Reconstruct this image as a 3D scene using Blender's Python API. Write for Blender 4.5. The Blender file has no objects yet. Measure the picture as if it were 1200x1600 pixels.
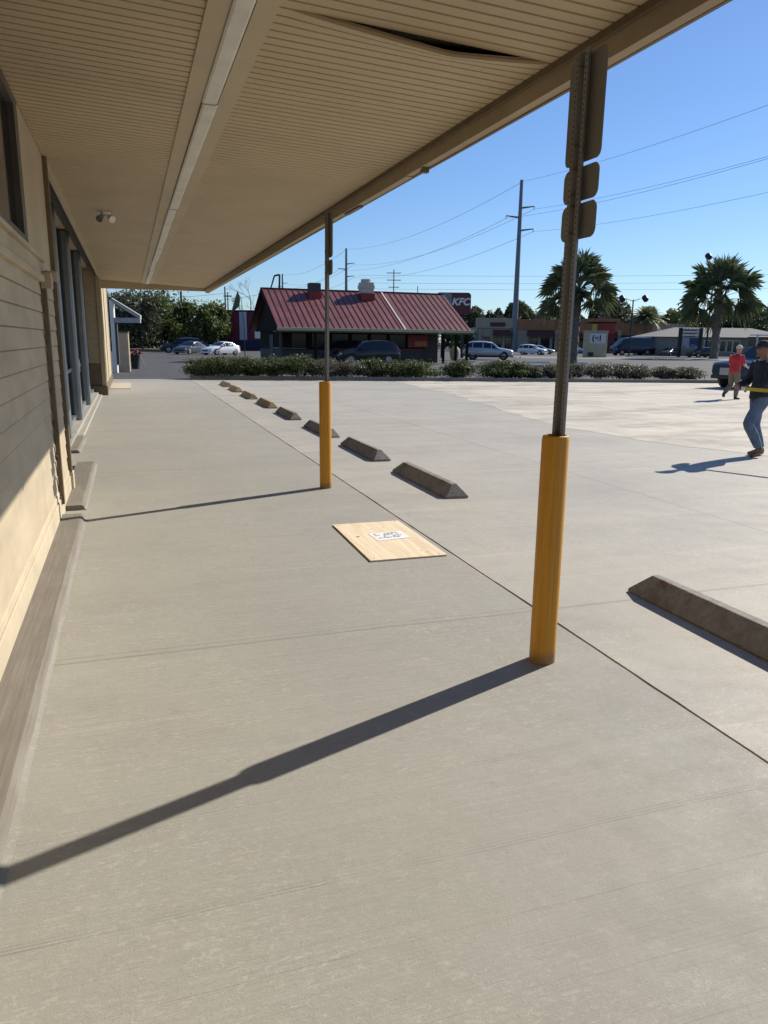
import bpy, bmesh, math, random
from mathutils import Vector, Matrix, noise
R = math.radians
scene = bpy.context.scene
COL = scene.collection

# ------------------------------------------------------------------ camera
F, HC, CX, CY = 1170.0, 1.7, 600.0, 800.0
roll = R(0.65)
d1 = Vector((200-CX, 528.5-CY, F)).normalized()
_a = math.sin(roll)*d1.x - math.cos(roll)*d1.y
_t = math.atan2(-_a, d1.z)
UP = Vector((math.sin(roll)*math.cos(_t), -math.cos(roll)*math.cos(_t), math.sin(_t)))
YV = d1
XV = YV.cross(UP)
if XV.x < 0: XV = -XV
def ray(px, py):
    r = Vector((px-CX, py-CY, F))
    return Vector((r.dot(XV), r.dot(YV), r.dot(UP)))
cam_d = bpy.data.cameras.new('camera'); cam = bpy.data.objects.new('camera', cam_d); COL.objects.link(cam)
def axis(v): return Vector((v.dot(XV), v.dot(YV), v.dot(UP)))
cx_, cy_, cz_ = axis(Vector((1,0,0))), axis(Vector((0,-1,0))), axis(Vector((0,0,-1)))
M = Matrix(((cx_.x,cy_.x,cz_.x,0),(cx_.y,cy_.y,cz_.y,0),(cx_.z,cy_.z,cz_.z,HC),(0,0,0,1)))
cam.matrix_world = M
cam_d.sensor_fit = 'VERTICAL'; cam_d.sensor_height = 36; cam_d.lens = F/1600*36
cam_d.clip_end = 5000; cam_d.clip_start = 0.05
scene.camera = cam

# ------------------------------------------------------------------ light
SUN_EL = R(34.4); SX, SY = 0.932, 0.362
world = bpy.data.worlds.new('World'); scene.world = world; world.use_nodes = True
nt = world.node_tree; nt.nodes.clear()
sky = nt.nodes.new('ShaderNodeTexSky'); sky.sky_type = 'NISHITA'; sky.sun_disc = False
sky.sun_elevation = SUN_EL; sky.sun_rotation = math.atan2(SX, SY)
sky.air_density = 1.0; sky.dust_density = 0.15; sky.ozone_density = 4.0; sky.altitude = 0
tint = nt.nodes.new('ShaderNodeMix'); tint.data_type = 'RGBA'; tint.blend_type = 'MULTIPLY'; tint.inputs[0].default_value = 1; tint.inputs[7].default_value = (0.80, 0.93, 1.12, 1)
bg = nt.nodes.new('ShaderNodeBackground'); bg.inputs[1].default_value = 0.085
wo = nt.nodes.new('ShaderNodeOutputWorld')
nt.links.new(sky.outputs[0], tint.inputs[6]); nt.links.new(tint.outputs[2], bg.inputs[0]); nt.links.new(bg.outputs[0], wo.inputs[0])
sl = bpy.data.lights.new('sun', 'SUN'); sl.energy = 5.0; sl.angle = R(0.55); sl.color = (1.0, 0.93, 0.82)
so = bpy.data.objects.new('sun', sl); COL.objects.link(so)
S = Vector((SX*math.cos(SUN_EL), SY*math.cos(SUN_EL), math.sin(SUN_EL))).normalized()
so.rotation_euler = S.to_track_quat('Z', 'Y').to_euler(); so.location = (30, 12, 40)
vs = scene.view_settings; vs.view_transform = 'Standard'; vs.look = 'None'; vs.gamma = 1; vs.use_curve_mapping = False
vs.exposure = 0.35
try:
    scene.cycles.max_bounces = 8; scene.cycles.diffuse_bounces = 5
except Exception: pass

# plan position of image column px at horizontal forward distance D
FH = Vector((cz_.x, cz_.y, 0)) * -1; FH.normalize()
RH = Vector((FH.y, -FH.x, 0))
YAW = math.atan2(RH.y, RH.x)
def pt(px, py, D):
    w = ray(px, py); k = D / (w.x*FH.x + w.y*FH.y)
    return w*k + Vector((0, 0, HC))
def base(px, D):
    y = 532.5 + (px-600)*0.0113
    p = pt(px, y, D)
    return Vector((p.x, p.y, 0))
def ground(px, py, z=0.0):
    w = ray(px, py); k = (z-HC)/w.z
    return w*k + Vector((0, 0, HC))

# ------------------------------------------------------------------ materials
def newmat(name):
    m = bpy.data.materials.new(name); m.use_nodes = True
    return m, m.node_tree, m.node_tree.nodes['Principled BSDF']
def N(nt, typ, **kw):
    n = nt.nodes.new(typ)
    for k, v in kw.items(): setattr(n, k, v)
    return n
def mixc(nt, fac, a, b, mode='MIX'):
    n = N(nt, 'ShaderNodeMix', data_type='RGBA', blend_type=mode)
    for s, v in ((0, fac), (6, a), (7, b)):
        if hasattr(v, 'is_linked'): nt.links.new(v, n.inputs[s])
        else: n.inputs[s].default_value = v if s == 0 else (v[0], v[1], v[2], 1)
    return n.outputs[2]
def noise_n(nt, coord, scale, detail=4, rough=0.55, stretch=None):
    if stretch:
        mp = N(nt, 'ShaderNodeMapping'); mp.inputs['Scale'].default_value = stretch
        nt.links.new(coord, mp.inputs[0]); coord = mp.outputs[0]
    n = N(nt, 'ShaderNodeTexNoise'); n.inputs['Scale'].default_value = scale
    n.inputs['Detail'].default_value = detail; n.inputs['Roughness'].default_value = rough
    nt.links.new(coord, n.inputs['Vector']); return n.outputs[0]
def ramp(nt, v, a, b, ca=0.0, cb=1.0):
    n = N(nt, 'ShaderNodeMapRange'); n.inputs[1].default_value = a; n.inputs[2].default_value = b
    n.inputs[3].default_value = ca; n.inputs[4].default_value = cb
    nt.links.new(v, n.inputs[0]); return n.outputs[0]
def math_n(nt, op, a, b=None):
    n = N(nt, 'ShaderNodeMath', operation=op)
    for i, v in enumerate((a, b)):
        if v is None: continue
        if hasattr(v, 'is_linked'): nt.links.new(v, n.inputs[i])
        else: n.inputs[i].default_value = v
    return n.outputs[0]
def bump(nt, bs, h, strength=0.3, dist=0.01):
    b = N(nt, 'ShaderNodeBump'); b.inputs['Strength'].default_value = strength; b.inputs['Distance'].default_value = dist
    nt.links.new(h, b.inputs['Height']); nt.links.new(b.outputs[0], bs.inputs['Normal'])
def coords(nt, which='Object'):
    return N(nt, 'ShaderNodeTexCoord').outputs[which]
def mat(name, c, rough=0.7, metal=0.0, var=0.25, scale=6.0, bmp=0.15, c2=None, spec=0.5, stretch=None):
    m, nt, bs = newmat(name)
    co = coords(nt)
    n1 = noise_n(nt, co, scale, 5, 0.6, stretch)
    f = ramp(nt, n1, 0.3, 0.7)
    dark = c2 if c2 else tuple(v*(1-var) for v in c)
    nt.links.new(mixc(nt, f, dark, c), bs.inputs['Base Color'])
    bs.inputs['Roughness'].default_value = rough; bs.inputs['Metallic'].default_value = metal
    bs.inputs['Specular IOR Level'].default_value = spec
    if bmp:
        n2 = noise_n(nt, co, scale*6, 3, 0.6, stretch); bump(nt, bs, n2, bmp, 0.004)
    return m
def foliage_mat(name, c1, c2, c3=None):
    m, nt, bs = newmat(name)
    co = coords(nt)
    f = ramp(nt, noise_n(nt, co, 1.3, 3), 0.35, 0.65)
    g = ramp(nt, noise_n(nt, co, 9.0, 2), 0.3, 0.7)
    c = mixc(nt, f, c1, c2)
    if c3: c = mixc(nt, math_n(nt, 'MULTIPLY', g, 0.6), c, c3)
    nt.links.new(c, bs.inputs['Base Color']); bs.inputs['Roughness'].default_value = 0.55
    tr = N(nt, 'ShaderNodeBsdfTranslucent'); nt.links.new(c, tr.inputs[0])
    mx = N(nt, 'ShaderNodeMixShader'); mx.inputs[0].default_value = 0.35
    out = nt.nodes['Material Output']
    nt.links.new(bs.outputs[0], mx.inputs[1]); nt.links.new(tr.outputs[0], mx.inputs[2]); nt.links.new(mx.outputs[0], out.inputs[0])
    return m
def paint(name, c, rough=0.25, metal=0.3):
    m, nt, bs = newmat(name)
    bs.inputs['Base Color'].default_value = (*c, 1); bs.inputs['Roughness'].default_value = rough
    bs.inputs['Metallic'].default_value = metal; bs.inputs['Coat Weight'].default_value = 0.25
    bs.inputs['Coat Roughness'].default_value = 0.06
    n = noise_n(nt, coords(nt), 3, 3); nt.links.new(ramp(nt, n, 0, 1, rough*0.7, rough*1.5), bs.inputs['Roughness'])
    return m
def concrete(name, c, joints_y=(), joints_x=(), broom=1.0, mott=0.3, warm=(1.04,1.0,0.93), gloss=0.66, squig=1.0, broom_col=0.5, streak=0.0):
    m, nt, bs = newmat(name)
    co = coords(nt)
    big = ramp(nt, noise_n(nt, co, 0.45, 5, 0.6), 0.3, 0.7)
    mid = ramp(nt, noise_n(nt, co, 3.5, 6, 0.65), 0.25, 0.75)
    cA = tuple(v*(1-mott*0.5) for v in c); cB = tuple(v*w for v, w in zip(c, warm))
    col = mixc(nt, big, cA, cB)
    col = mixc(nt, math_n(nt, 'MULTIPLY', mid, 0.35), col, tuple(v*(1-mott) for v in c))
    st = noise_n(nt, co, 1.0, 6, 0.75, (0.55, 34.0, 1.0))       # broom drag marks across the walk
    st2 = noise_n(nt, co, 1.0, 4, 0.7, (0.25, 5.0, 1.0))
    st3 = noise_n(nt, co, 1.0, 2, 0.5, (0.12, 2.6, 1.0))
    col = mixc(nt, math_n(nt, 'MULTIPLY', ramp(nt, st, 0.55, 0.75), 0.4*broom_col), col, tuple(v*0.62 for v in c))
    col = mixc(nt, math_n(nt, 'MULTIPLY', ramp(nt, st2, 0.58, 0.72), 0.35*broom_col), col, tuple(v*0.72 for v in c))
    col = mixc(nt, math_n(nt, 'MULTIPLY', ramp(nt, st2, 0.42, 0.3), 0.45*broom_col), col, tuple(min(1,v*1.22) for v in c))
    fine = noise_n(nt, co, 220, 2, 0.5)
    col = mixc(nt, math_n(nt, 'MULTIPLY', ramp(nt, fine, 0.62, 0.72), 0.35), col, tuple(v*0.6 for v in c))
    col = mixc(nt, math_n(nt, 'MULTIPLY', ramp(nt, noise_n(nt, co, 90, 2, 0.5), 0.68, 0.74), 0.5), col, tuple(min(1, v*1.5) for v in c))
    sq = N(nt, 'ShaderNodeTexNoise'); sq.inputs['Scale'].default_value = 22; sq.inputs['Detail'].default_value = 4; sq.inputs['Distortion'].default_value = 1.6
    mpq = N(nt, 'ShaderNodeMapping'); mpq.inputs['Scale'].default_value = (1.0, 2.2, 1); nt.links.new(co, mpq.inputs[0]); nt.links.new(mpq.outputs[0], sq.inputs['Vector'])
    amt = ramp(nt, noise_n(nt, co, 0.8, 3), 0.35, 0.7, 0.15, 0.9)
    col = mixc(nt, math_n(nt, 'MULTIPLY', math_n(nt, 'MULTIPLY', ramp(nt, sq.outputs[0], 0.56, 0.66), 0.62*squig), amt), col, tuple(min(1, v*1.45) for v in c))
    col = mixc(nt, math_n(nt, 'MULTIPLY', math_n(nt, 'MULTIPLY', ramp(nt, sq.outputs[0], 0.44, 0.36), 0.60*squig), amt), col, tuple(v*0.72 for v in c))
    if streak:
        k1 = noise_n(nt, co, 1.0, 8, 0.72, (0.22, 0.75, 1)); k2 = noise_n(nt, co, 1.0, 6, 0.7, (1.6, 0.22, 1))
        col = mixc(nt, math_n(nt, 'MULTIPLY', ramp(nt, k1, 0.47, 0.60), 0.85*streak), col, (c[0]*0.42, c[1]*0.41, c[2]*0.40))
        col = mixc(nt, math_n(nt, 'MULTIPLY', ramp(nt, k2, 0.52, 0.62), 0.5*streak), col, tuple(v*0.6 for v in c))
    blot = noise_n(nt, co, 1.9, 7, 0.72)
    col = mixc(nt, math_n(nt, 'MULTIPLY', ramp(nt, blot, 0.54, 0.66), 0.42*mott/0.3), col, tuple(v*0.74 for v in c))
    spt = N(nt, 'ShaderNodeTexVoronoi'); spt.inputs['Scale'].default_value = 1.6; nt.links.new(co, spt.inputs['Vector'])
    col = mixc(nt, math_n(nt, 'MULTIPLY', ramp(nt, spt.outputs['Distance'], 0.018, 0.010), 0.55), col, tuple(v*0.35 for v in c))
    hue = ramp(nt, noise_n(nt, co, 1.7, 4), 0.35, 0.65)
    col = mixc(nt, math_n(nt, 'MULTIPLY', hue, 0.35), col, (c[0]*0.93, c[1]*0.98, c[2]*0.93))
    brk = ramp(nt, noise_n(nt, co, 1.0, 3, 0.6, (2.5, 0.4, 1)), 0.38, 0.6)
    sep = N(nt, 'ShaderNodeSeparateXYZ'); nt.links.new(co, sep.inputs[0])
    wob = math_n(nt, 'MULTIPLY', math_n(nt, 'SUBTRACT', noise_n(nt, co, 1.2, 2), 0.5), 0.05)
    for (axis_i, lst) in ((1, joints_y), (0, joints_x)):
        src = math_n(nt, 'ADD', sep.outputs[axis_i], wob)
        for (pos, w, k) in lst:
            d = math_n(nt, 'ABSOLUTE', math_n(nt, 'SUBTRACT', src, pos))
            f = ramp(nt, d, w*0.3, w, k, 0.0)
            if w < 0.0075: f = math_n(nt, 'MULTIPLY', f, brk)
            col = mixc(nt, f, col, tuple(v*0.35 for v in c))
    nt.links.new(col, bs.inputs['Base Color'])
    nt.links.new(ramp(nt, mid, 0, 1, gloss-0.1, gloss+0.2), bs.inputs['Roughness'])
    bs.inputs['Specular IOR Level'].default_value = 0.4
    # height: fine streaks, trowel squiggles, aggregate
    vo = N(nt, 'ShaderNodeTexNoise'); vo.inputs['Scale'].default_value = 28; vo.inputs['Detail'].default_value = 3
    vo.inputs['Distortion'].default_value = 2.2; nt.links.new(co, vo.inputs['Vector'])
    h = math_n(nt, 'ADD', math_n(nt, 'MULTIPLY', st, 1.5*broom), math_n(nt, 'MULTIPLY', vo.outputs[0], 0.28*squig))
    h = math_n(nt, 'ADD', h, math_n(nt, 'MULTIPLY', noise_n(nt, co, 150, 2, 0.6), 0.35))
    h = math_n(nt, 'ADD', h, math_n(nt, 'MULTIPLY', noise_n(nt, co, 4, 4, 0.6), 1.2))
    bump(nt, bs, h, 0.5, 0.006)
    return m

# ------------------------------------------------------------------ mesh builder
class MB:
    def __init__(s): s.v = []; s.f = []; s.mi = []; s.cur = 0
    def add(s, vs, fs):
        o = len(s.v); s.v += [tuple(v) for v in vs]; s.f += [tuple(i+o for i in f) for f in fs]; s.mi += [s.cur]*len(fs)
    def box(s, x0, x1, y0, y1, z0, z1, T=None):
        vs = [Vector((x, y, z)) for z in (z0, z1) for y in (y0, y1) for x in (x0, x1)]
        if T is not None: vs = [T @ v for v in vs]
        s.add(vs, [(0,2,3,1),(4,5,7,6),(0,1,5,4),(2,6,7,3),(0,4,6,2),(1,3,7,5)]); return s
    def cyl(s, p0, p1, r0, r1=None, n=12, cap=True):
        p0, p1 = Vector(p0), Vector(p1); r1 = r0 if r1 is None else r1
        d = (p1-p0).normalized(); a = d.orthogonal().normalized(); b = d.cross(a)
        vs = []
        for p, r in ((p0, r0), (p1, r1)):
            for i in range(n):
                t = 2*math.pi*i/n; vs.append(p + a*math.cos(t)*r + b*math.sin(t)*r)
        fs = [(i, (i+1)%n, n+(i+1)%n, n+i) for i in range(n)]
        if cap: fs += [tuple(range(n-1, -1, -1)), tuple(range(n, 2*n))]
        s.add(vs, fs); return s
    def tube(s, pts, rs, n=8):
        for i in range(len(pts)-1):
            r0 = rs[i] if hasattr(rs, '__len__') else rs; r1 = rs[i+1] if hasattr(rs, '__len__') else rs
            s.cyl(pts[i], pts[i+1], r0, r1, n)
        return s
    def lathe(s, prof, n=24, c=(0,0,0)):
        vs = []; c = Vector(c)
        for (r, z) in prof:
            for i in range(n):
                t = 2*math.pi*i/n; vs.append(c + Vector((r*math.cos(t), r*math.sin(t), z)))
        fs = []
        for k in range(len(prof)-1):
            for i in range(n): fs.append((k*n+i, k*n+(i+1)%n, (k+1)*n+(i+1)%n, (k+1)*n+i))
        s.add(vs, fs); return s
    def prism(s, poly, h, T=None):
        """poly: list of (x,z); extruded along y from 0 to h"""
        n = len(poly)
        vs = [Vector((p[0], 0, p[1])) for p in poly] + [Vector((p[0], h, p[1])) for p in poly]
        if T is not None: vs = [T @ v for v in vs]
        s.add(vs, [(i, (i+1)%n, n+(i+1)%n, n+i) for i in range(n)] + [tuple(range(n-1,-1,-1)), tuple(range(n, 2*n))]); return s
    def build(s, name, m, parent=None, loc=None, smooth=False, bevel=0, kind=None, rz=None):
        me = bpy.data.meshes.new(name); me.from_pydata(s.v, [], s.f)
        ms = m if isinstance(m, (list, tuple)) else [m]
        for x in ms: me.materials.append(x)
        for p, i in zip(me.polygons, s.mi): p.material_index = i; p.use_smooth = smooth
        bm = bmesh.new(); bm.from_mesh(me)
        if smooth: bmesh.ops.remove_doubles(bm, verts=bm.verts, dist=1e-5)
        bmesh.ops.recalc_face_normals(bm, faces=bm.faces); bm.to_mesh(me); bm.free()
        o = bpy.data.objects.new(name, me); COL.objects.link(o)
        if parent: o.parent = parent
        if loc is not None: o.location = loc
        if rz is not None: o.rotation_euler.z = rz
        if bevel:
            b = o.modifiers.new('bevel', 'BEVEL'); b.width = bevel; b.segments = 2; b.limit_method = 'ANGLE'; b.angle_limit = R(35)
        if smooth and me.polygons:
            try: me.set_sharp_from_angle(angle=R(40))
            except Exception: pass
        if kind: o['kind'] = kind
        return o
def tag(o, label, cat, group=None):
    o['label'] = label; o['category'] = cat
    if group: o['group'] = group
    return o
def thing(name, label, cat, loc=(0,0,0), rz=0, group=None):
    o = bpy.data.objects.new(name, None); COL.objects.link(o); o.location = loc; o.rotation_euler = (0, 0, rz)
    o.empty_display_size = 0.2
    return tag(o, label, cat, group)
def kids(o): return [c for c in bpy.data.objects if c.parent == o]
def copy_tree(o, loc, rz, label, group=None, scale=None):
    def cp(x, par):
        c = x.copy(); COL.objects.link(c); c.parent = par
        for k in kids(x): cp(k, c)
        return c
    c = cp(o, None); c.location = loc; c.rotation_euler.z = rz; c['label'] = label
    if group: c['group'] = group
    if scale: c.scale = (scale, scale, scale)
    return c
def text_mesh(name, body, size, m, parent, loc, rot, depth=0.01, bold=True, shear=0.0, sx=1.0, offset=0.0):
    cu = bpy.data.curves.new(name, 'FONT'); cu.body = body; cu.size = size; cu.extrude = depth; cu.align_x = 'CENTER'; cu.align_y = 'CENTER'
    cu.shear = shear; cu.offset = offset
    t = bpy.data.objects.new(name, cu); COL.objects.link(t)
    dg = bpy.context.evaluated_depsgraph_get(); me = bpy.data.meshes.new_from_object(t.evaluated_get(dg)); me.name = name
    bpy.data.objects.remove(t); bpy.data.curves.remove(cu)
    o = bpy.data.objects.new(name, me); COL.objects.link(o); me.materials.clear(); me.materials.append(m)
    o.parent = parent; o.location = loc; o.rotation_euler = rot; o.scale = (sx, 1, 1)
    return o

# palette
M_walk = concrete('walk_concrete', (0.355, 0.340, 0.303), joints_y=((4.06,0.012,0.45),(4.12,0.008,0.3),(2.02,0.004,0.4),(2.035,0.003,0.4),(2.05,0.003,0.3),(2.52,0.003,0.3),(2.54,0.003,0.3),(1.72,0.003,0.4),(1.45,0.003,0.3),(10.2,0.014,0.4),(14.9,0.03,0.5),(20.0,0.04,0.4),(25.0,0.05,0.4),(6.4,0.007,0.4),(3.1,0.003,0.3),(5.2,0.006,0.4),(1.25,0.003,0.3)), broom=1.0, broom_col=0.9, streak=0.10)
M_lot = concrete('lot_concrete', (0.46, 0.43, 0.372), joints_y=((4.06,0.02,0.45),(8.9,0.015,0.25),(15,0.03,0.35),(21,0.03,0.35)), joints_x=((5.55,0.018,0.5),), broom=0.6, mott=0.45, gloss=0.58, broom_col=1.1, streak=0.28)
M_rough = concrete('worn_concrete', (0.63, 0.575, 0.485), broom=0.5, mott=0.62, gloss=0.75, broom_col=1.6, squig=1.8, streak=1.0)
M_kerbtop = concrete('kerb_concrete', (0.150, 0.132, 0.108), mott=0.4, broom=0.2, broom_col=0.3)
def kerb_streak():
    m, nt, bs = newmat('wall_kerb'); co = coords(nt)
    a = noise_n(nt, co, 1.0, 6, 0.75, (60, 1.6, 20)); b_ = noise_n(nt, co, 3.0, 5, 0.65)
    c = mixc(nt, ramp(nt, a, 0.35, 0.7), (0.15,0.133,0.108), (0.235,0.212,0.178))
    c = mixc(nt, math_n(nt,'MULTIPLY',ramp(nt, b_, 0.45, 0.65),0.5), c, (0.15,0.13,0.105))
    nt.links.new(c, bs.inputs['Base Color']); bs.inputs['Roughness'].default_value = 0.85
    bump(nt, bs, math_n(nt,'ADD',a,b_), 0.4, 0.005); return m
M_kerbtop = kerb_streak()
M_kerb0 = None
M_kerb = concrete('old_kerb', (0.30, 0.28, 0.245), mott=0.5)
M_asph = mat('asphalt', (0.075,0.073,0.07), 0.85, var=0.4, scale=0.8, bmp=0.3)
M_dark = mat('gap_dark', (0.02,0.018,0.015), 0.9)
M_dirt = mat('dry_grass', (0.20,0.16,0.10), 0.9, var=0.5, scale=1.5)
M_earth = mat('earth', (0.13,0.115,0.085), 0.95, var=0.4, scale=0.05)
M_yellow = None

# ------------------------------------------------------------------ ground
g = MB(); g.add([(-2500,-2500,-0.03),(2500,-2500,-0.03),(2500,2500,-0.03),(-2500,2500,-0.03)], [(0,1,2,3)])
g.build('ground', M_earth, kind='structure')
g = MB(); g.add([(-60,-30,-0.012),(140,-30,-0.012),(140,200,-0.012),(-60,200,-0.012)], [(0,1,2,3)])
g.build('asphalt_lot', M_asph, kind='structure')
# concrete walk, real 12 mm gap to the parking slab

KL = ground(296, 592); K1 = ground(600, 594); K2 = ground(900, 596); K3 = ground(1130, 599)
kd = (K3-KL).normalized(); kn = Vector((-kd.y, kd.x, 0))
def slab(name, poly, z0, z1, m, kind='structure'):
    b = MB(); n = len(poly)
    b.add([(x,y,z0) for x,y in poly]+[(x,y,z1) for x,y in poly], [(i,(i+1)%n,n+(i+1)%n,n+i) for i in range(n)]+[tuple(range(n-1,-1,-1)), tuple(range(n,2*n))])
    return b.build(name, m, kind=kind)
def wob(y, k): return 0.006*noise.noise(Vector((y*1.1, k, 0))) + 0.004*noise.noise(Vector((y*6, k+4, 0)))
ysj = [-4+i*0.08 for i in range(478)]+[34.2]
slab('walkway', [(-1.6,34.2),(-1.6,-4)]+[(2.421+wob(y,1), y) for y in ysj], -0.10, 0.0, M_walk)
slab('parking_slab', [(14,-4),(14,31.0)]+[(2.439+wob(y,7), y) for y in reversed(ysj)], -0.10, 0.0, M_lot)
edge = [(7.6,-4),(9.0,1),(9.4,4),(9.5,8.9),(8.7,10.9),(8.45,13.5),(9.05,17.5),(10.1,23.4),(11.0,31.9)]
jag = []
for (a, c) in zip(edge[:-1], edge[1:]):
    n = max(2, int(math.dist(a, c)/0.12))
    for k in range(n):
        x, y = a[0]+(c[0]-a[0])*k/n, a[1]+(c[1]-a[1])*k/n
        jag.append((x+0.16*noise.noise(Vector((y*0.6, 0.3, 0)))+0.09*noise.noise(Vector((y*3.1, 2.3, 0)))+0.05*noise.noise(Vector((y*11, 6.3, 0))), y))
jag.append(edge[-1])
slab('worn_slab', jag[::-1]+[(40,-6),(40,24.5)], -0.02, 0.003, M_rough)

# kerbs against the shop wall
def kerb(y0, y1, x0, x1, h, lab):
    b = MB(); ys = [y0+(y1-y0)*i/max(2,int((y1-y0)/0.07)) for i in range(max(2,int((y1-y0)/0.07))+1)]; vs = []
    for y in ys:
        e = 0.004*noise.noise(Vector((y*2.3, x1*9, 0)))+0.003*noise.noise(Vector((y*11, 2, 0))); f = 0.012*max(0, noise.noise(Vector((y*1.7, 8, 0))))
        vs += [(x0,y,-0.02),(x0,y,h),(x1-0.03+e,y,h),(x1-0.008+e,y,h-0.012),(x1+e,y,0.012),(x1+0.014+e+f,y,0.004),(x1+0.03+e+2*f,y,-0.004),(x1+0.03,y,-0.02)]
    k = 8; fs = [(i*k+q,i*k+(q+1)%k,(i+1)*k+(q+1)%k,(i+1)*k+q) for i in range(len(ys)-1) for q in range(k)]+[tuple(range(k-1,-1,-1)),tuple((len(ys)-1)*k+q for q in range(k))]
    b.add(vs, fs); b.mi = [1 if (n_ < len(ys)*k-k and n_%k in (4,5)) else 0 for n_ in range(len(fs))]
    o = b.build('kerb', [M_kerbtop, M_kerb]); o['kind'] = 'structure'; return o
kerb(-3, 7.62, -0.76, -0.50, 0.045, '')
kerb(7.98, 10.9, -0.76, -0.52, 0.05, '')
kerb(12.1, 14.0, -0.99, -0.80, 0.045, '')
b = MB(); b.prism([(-1.2,-0.02),(-1.2,0.095),(-0.945,0.095),(-0.94,0.032),(-0.85,0.03),(-0.835,0.0),(-0.835,-0.02)], 10.4, Matrix.Translation((0,14.05,0))); b.box(-1.2,-0.94,9.1,14.04,-0.02,0.093)
b.build('entry_ledge', M_walk, kind='structure')
# hedge kerb
def strip_box(b, p0, p1, w, z0, z1):
    d = (p1-p0); L = d.length; a = math.atan2(d.y, d.x)
    T = Matrix.Translation((p0.x,p0.y,0)) @ Matrix.Rotation(a, 4, 'Z')
    b.box(0, L, 0, w, z0, z1, T)
b = MB(); strip_box(b, KL, K3, 0.16, -0.05, 0.15); b.build('hedge_kerb', M_kerb, bevel=0.01, kind='structure')
b = MB(); strip_box(b, KL+kn*0.17, K3+kn*0.17, 1.9, -0.05, 0.08); b.build('hedge_bed', mat('mulch',(0.10,0.075,0.05),0.95,var=0.6,scale=9,bmp=0.6), kind='structure')
# verge far left, far road
b = MB(); p = base(120,104); q = base(258,101); strip_box(b, p, q, 5, -0.01, 0.35); b.build('verge', M_dirt, kind='structure', bevel=0.15)
b = MB(); p = base(820,86); q = base(1500,86); strip_box(b, p, q, 14, -0.011, -0.004); b.build('road', mat('pale_road',(0.20,0.195,0.185),0.85,var=0.25,scale=0.5), kind='structure')
b = MB(); p = base(990,100.5); q = base(1500,100.5); strip_box(b, p, q, 3, -0.011, 0.06); b.build('grass_verge', mat('verge_grass',(0.06,0.08,0.03),0.9,var=0.4,scale=2), kind='structure')

# ------------------------------------------------------------------ shop building with canopy
C_tan = (0.47, 0.385, 0.26)
M_siding = mat('tan_siding', (0.49,0.405,0.28), 0.75, var=0.25, scale=1.6, bmp=0.3, stretch=(1,1,2.5))
M_tan = mat('tan_board', C_tan, 0.7, var=0.15, scale=1.5, bmp=0.2)
M_soff = mat('soffit_vinyl', (0.47,0.365,0.225), 0.6, var=0.16, scale=0.9, bmp=0.06)
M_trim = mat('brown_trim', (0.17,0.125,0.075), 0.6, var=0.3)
M_foot = mat('cream_block', (0.54,0.455,0.32), 0.85, var=0.22, scale=3)
M_alu = mat('grey_aluminium', (0.27,0.30,0.32), 0.35, metal=0.5, var=0.2, scale=3, bmp=0.05)
M_aluw = mat('white_post', (0.60,0.63,0.66), 0.4, var=0.12)
M_glassd = paint('dark_glass', (0.012,0.014,0.016), 0.06, 0.0); M_glassd.node_tree.nodes['Principled BSDF'].inputs['Coat Weight'].default_value = 0; M_glassd.node_tree.nodes['Principled BSDF'].inputs['Specular IOR Level'].default_value = 0.25
M_white = mat('white_paint', (0.80,0.79,0.76), 0.5, var=0.1, scale=2)
M_roofing = mat('roofing', (0.12,0.11,0.10), 0.9)
shop = thing('shop_building', 'long tan sided shop with deep overhanging canopy along the concrete walk', 'building', (-0.72,0,0))
def P(mb, name, m, parent=shop, **k):          # local coords are world coords minus the shop origin
    o = mb.build(name, m, parent, **k); o.location = (0.72,0,0) if parent is shop else (0,0,0); return o
WX = -0.72
# near wall: solid core, lap siding, upper board, base course
b = MB(); b.box(-5, WX-0.03, -4, 9.0, 0, 3.9); wall = P(b, 'wall', M_tan)
b = MB()
z = 0.26; e = 0.151
while z < 2.18:
    b.prism([(WX-0.03, z), (WX+0.005, z), (WX-0.003, min(z+e-0.010, 2.2)), (WX-0.03, min(z+e-0.010,2.2))], 13.0-0.12, Matrix.Translation((0,-4,0))); z += e
b.cur = 1; b.box(WX-0.029, WX-0.004, -4, 8.88, 0.26, 2.19)  # dark brown backing: shadow lines under the laps put in as colour
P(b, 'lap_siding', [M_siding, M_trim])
b = MB(); b.box(WX-0.03, WX-0.004, 6.72, 8.9, 2.36, 3.56); b.box(WX-0.03, WX-0.004, -4, 6.72, 3.42, 3.56); P(b, 'upper_board', M_tan)
b = MB(); b.box(WX-0.03, WX+0.022, -4, 8.95, 0.0, 0.20); b.box(WX-0.03, WX+0.012, -4, 8.9, 0.20, 0.262); P(b, 'base_course', M_foot, bevel=0.006)
b = MB(); b.box(WX-0.03, WX+0.045, -4, 8.0, 2.18, 2.235); b.box(WX-0.03, WX+0.02, -4, 8.0, 2.235, 2.36); b.box(WX-0.03, WX+0.055, -4, 7.75, 2.36, 2.39); P(b, 'sill_trim', M_siding, bevel=0.004)
b = MB(); b.box(WX-0.06, WX+0.04, 8.9, 9.0, 0.24, 3.5); P(b, 'corner_trim', M_trim)
b = MB(); b.box(WX-0.06, WX+0.05, 8.9, 9.06, 0.0, 0.24); P(b, 'corner_foot', M_foot, bevel=0.01)
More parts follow.
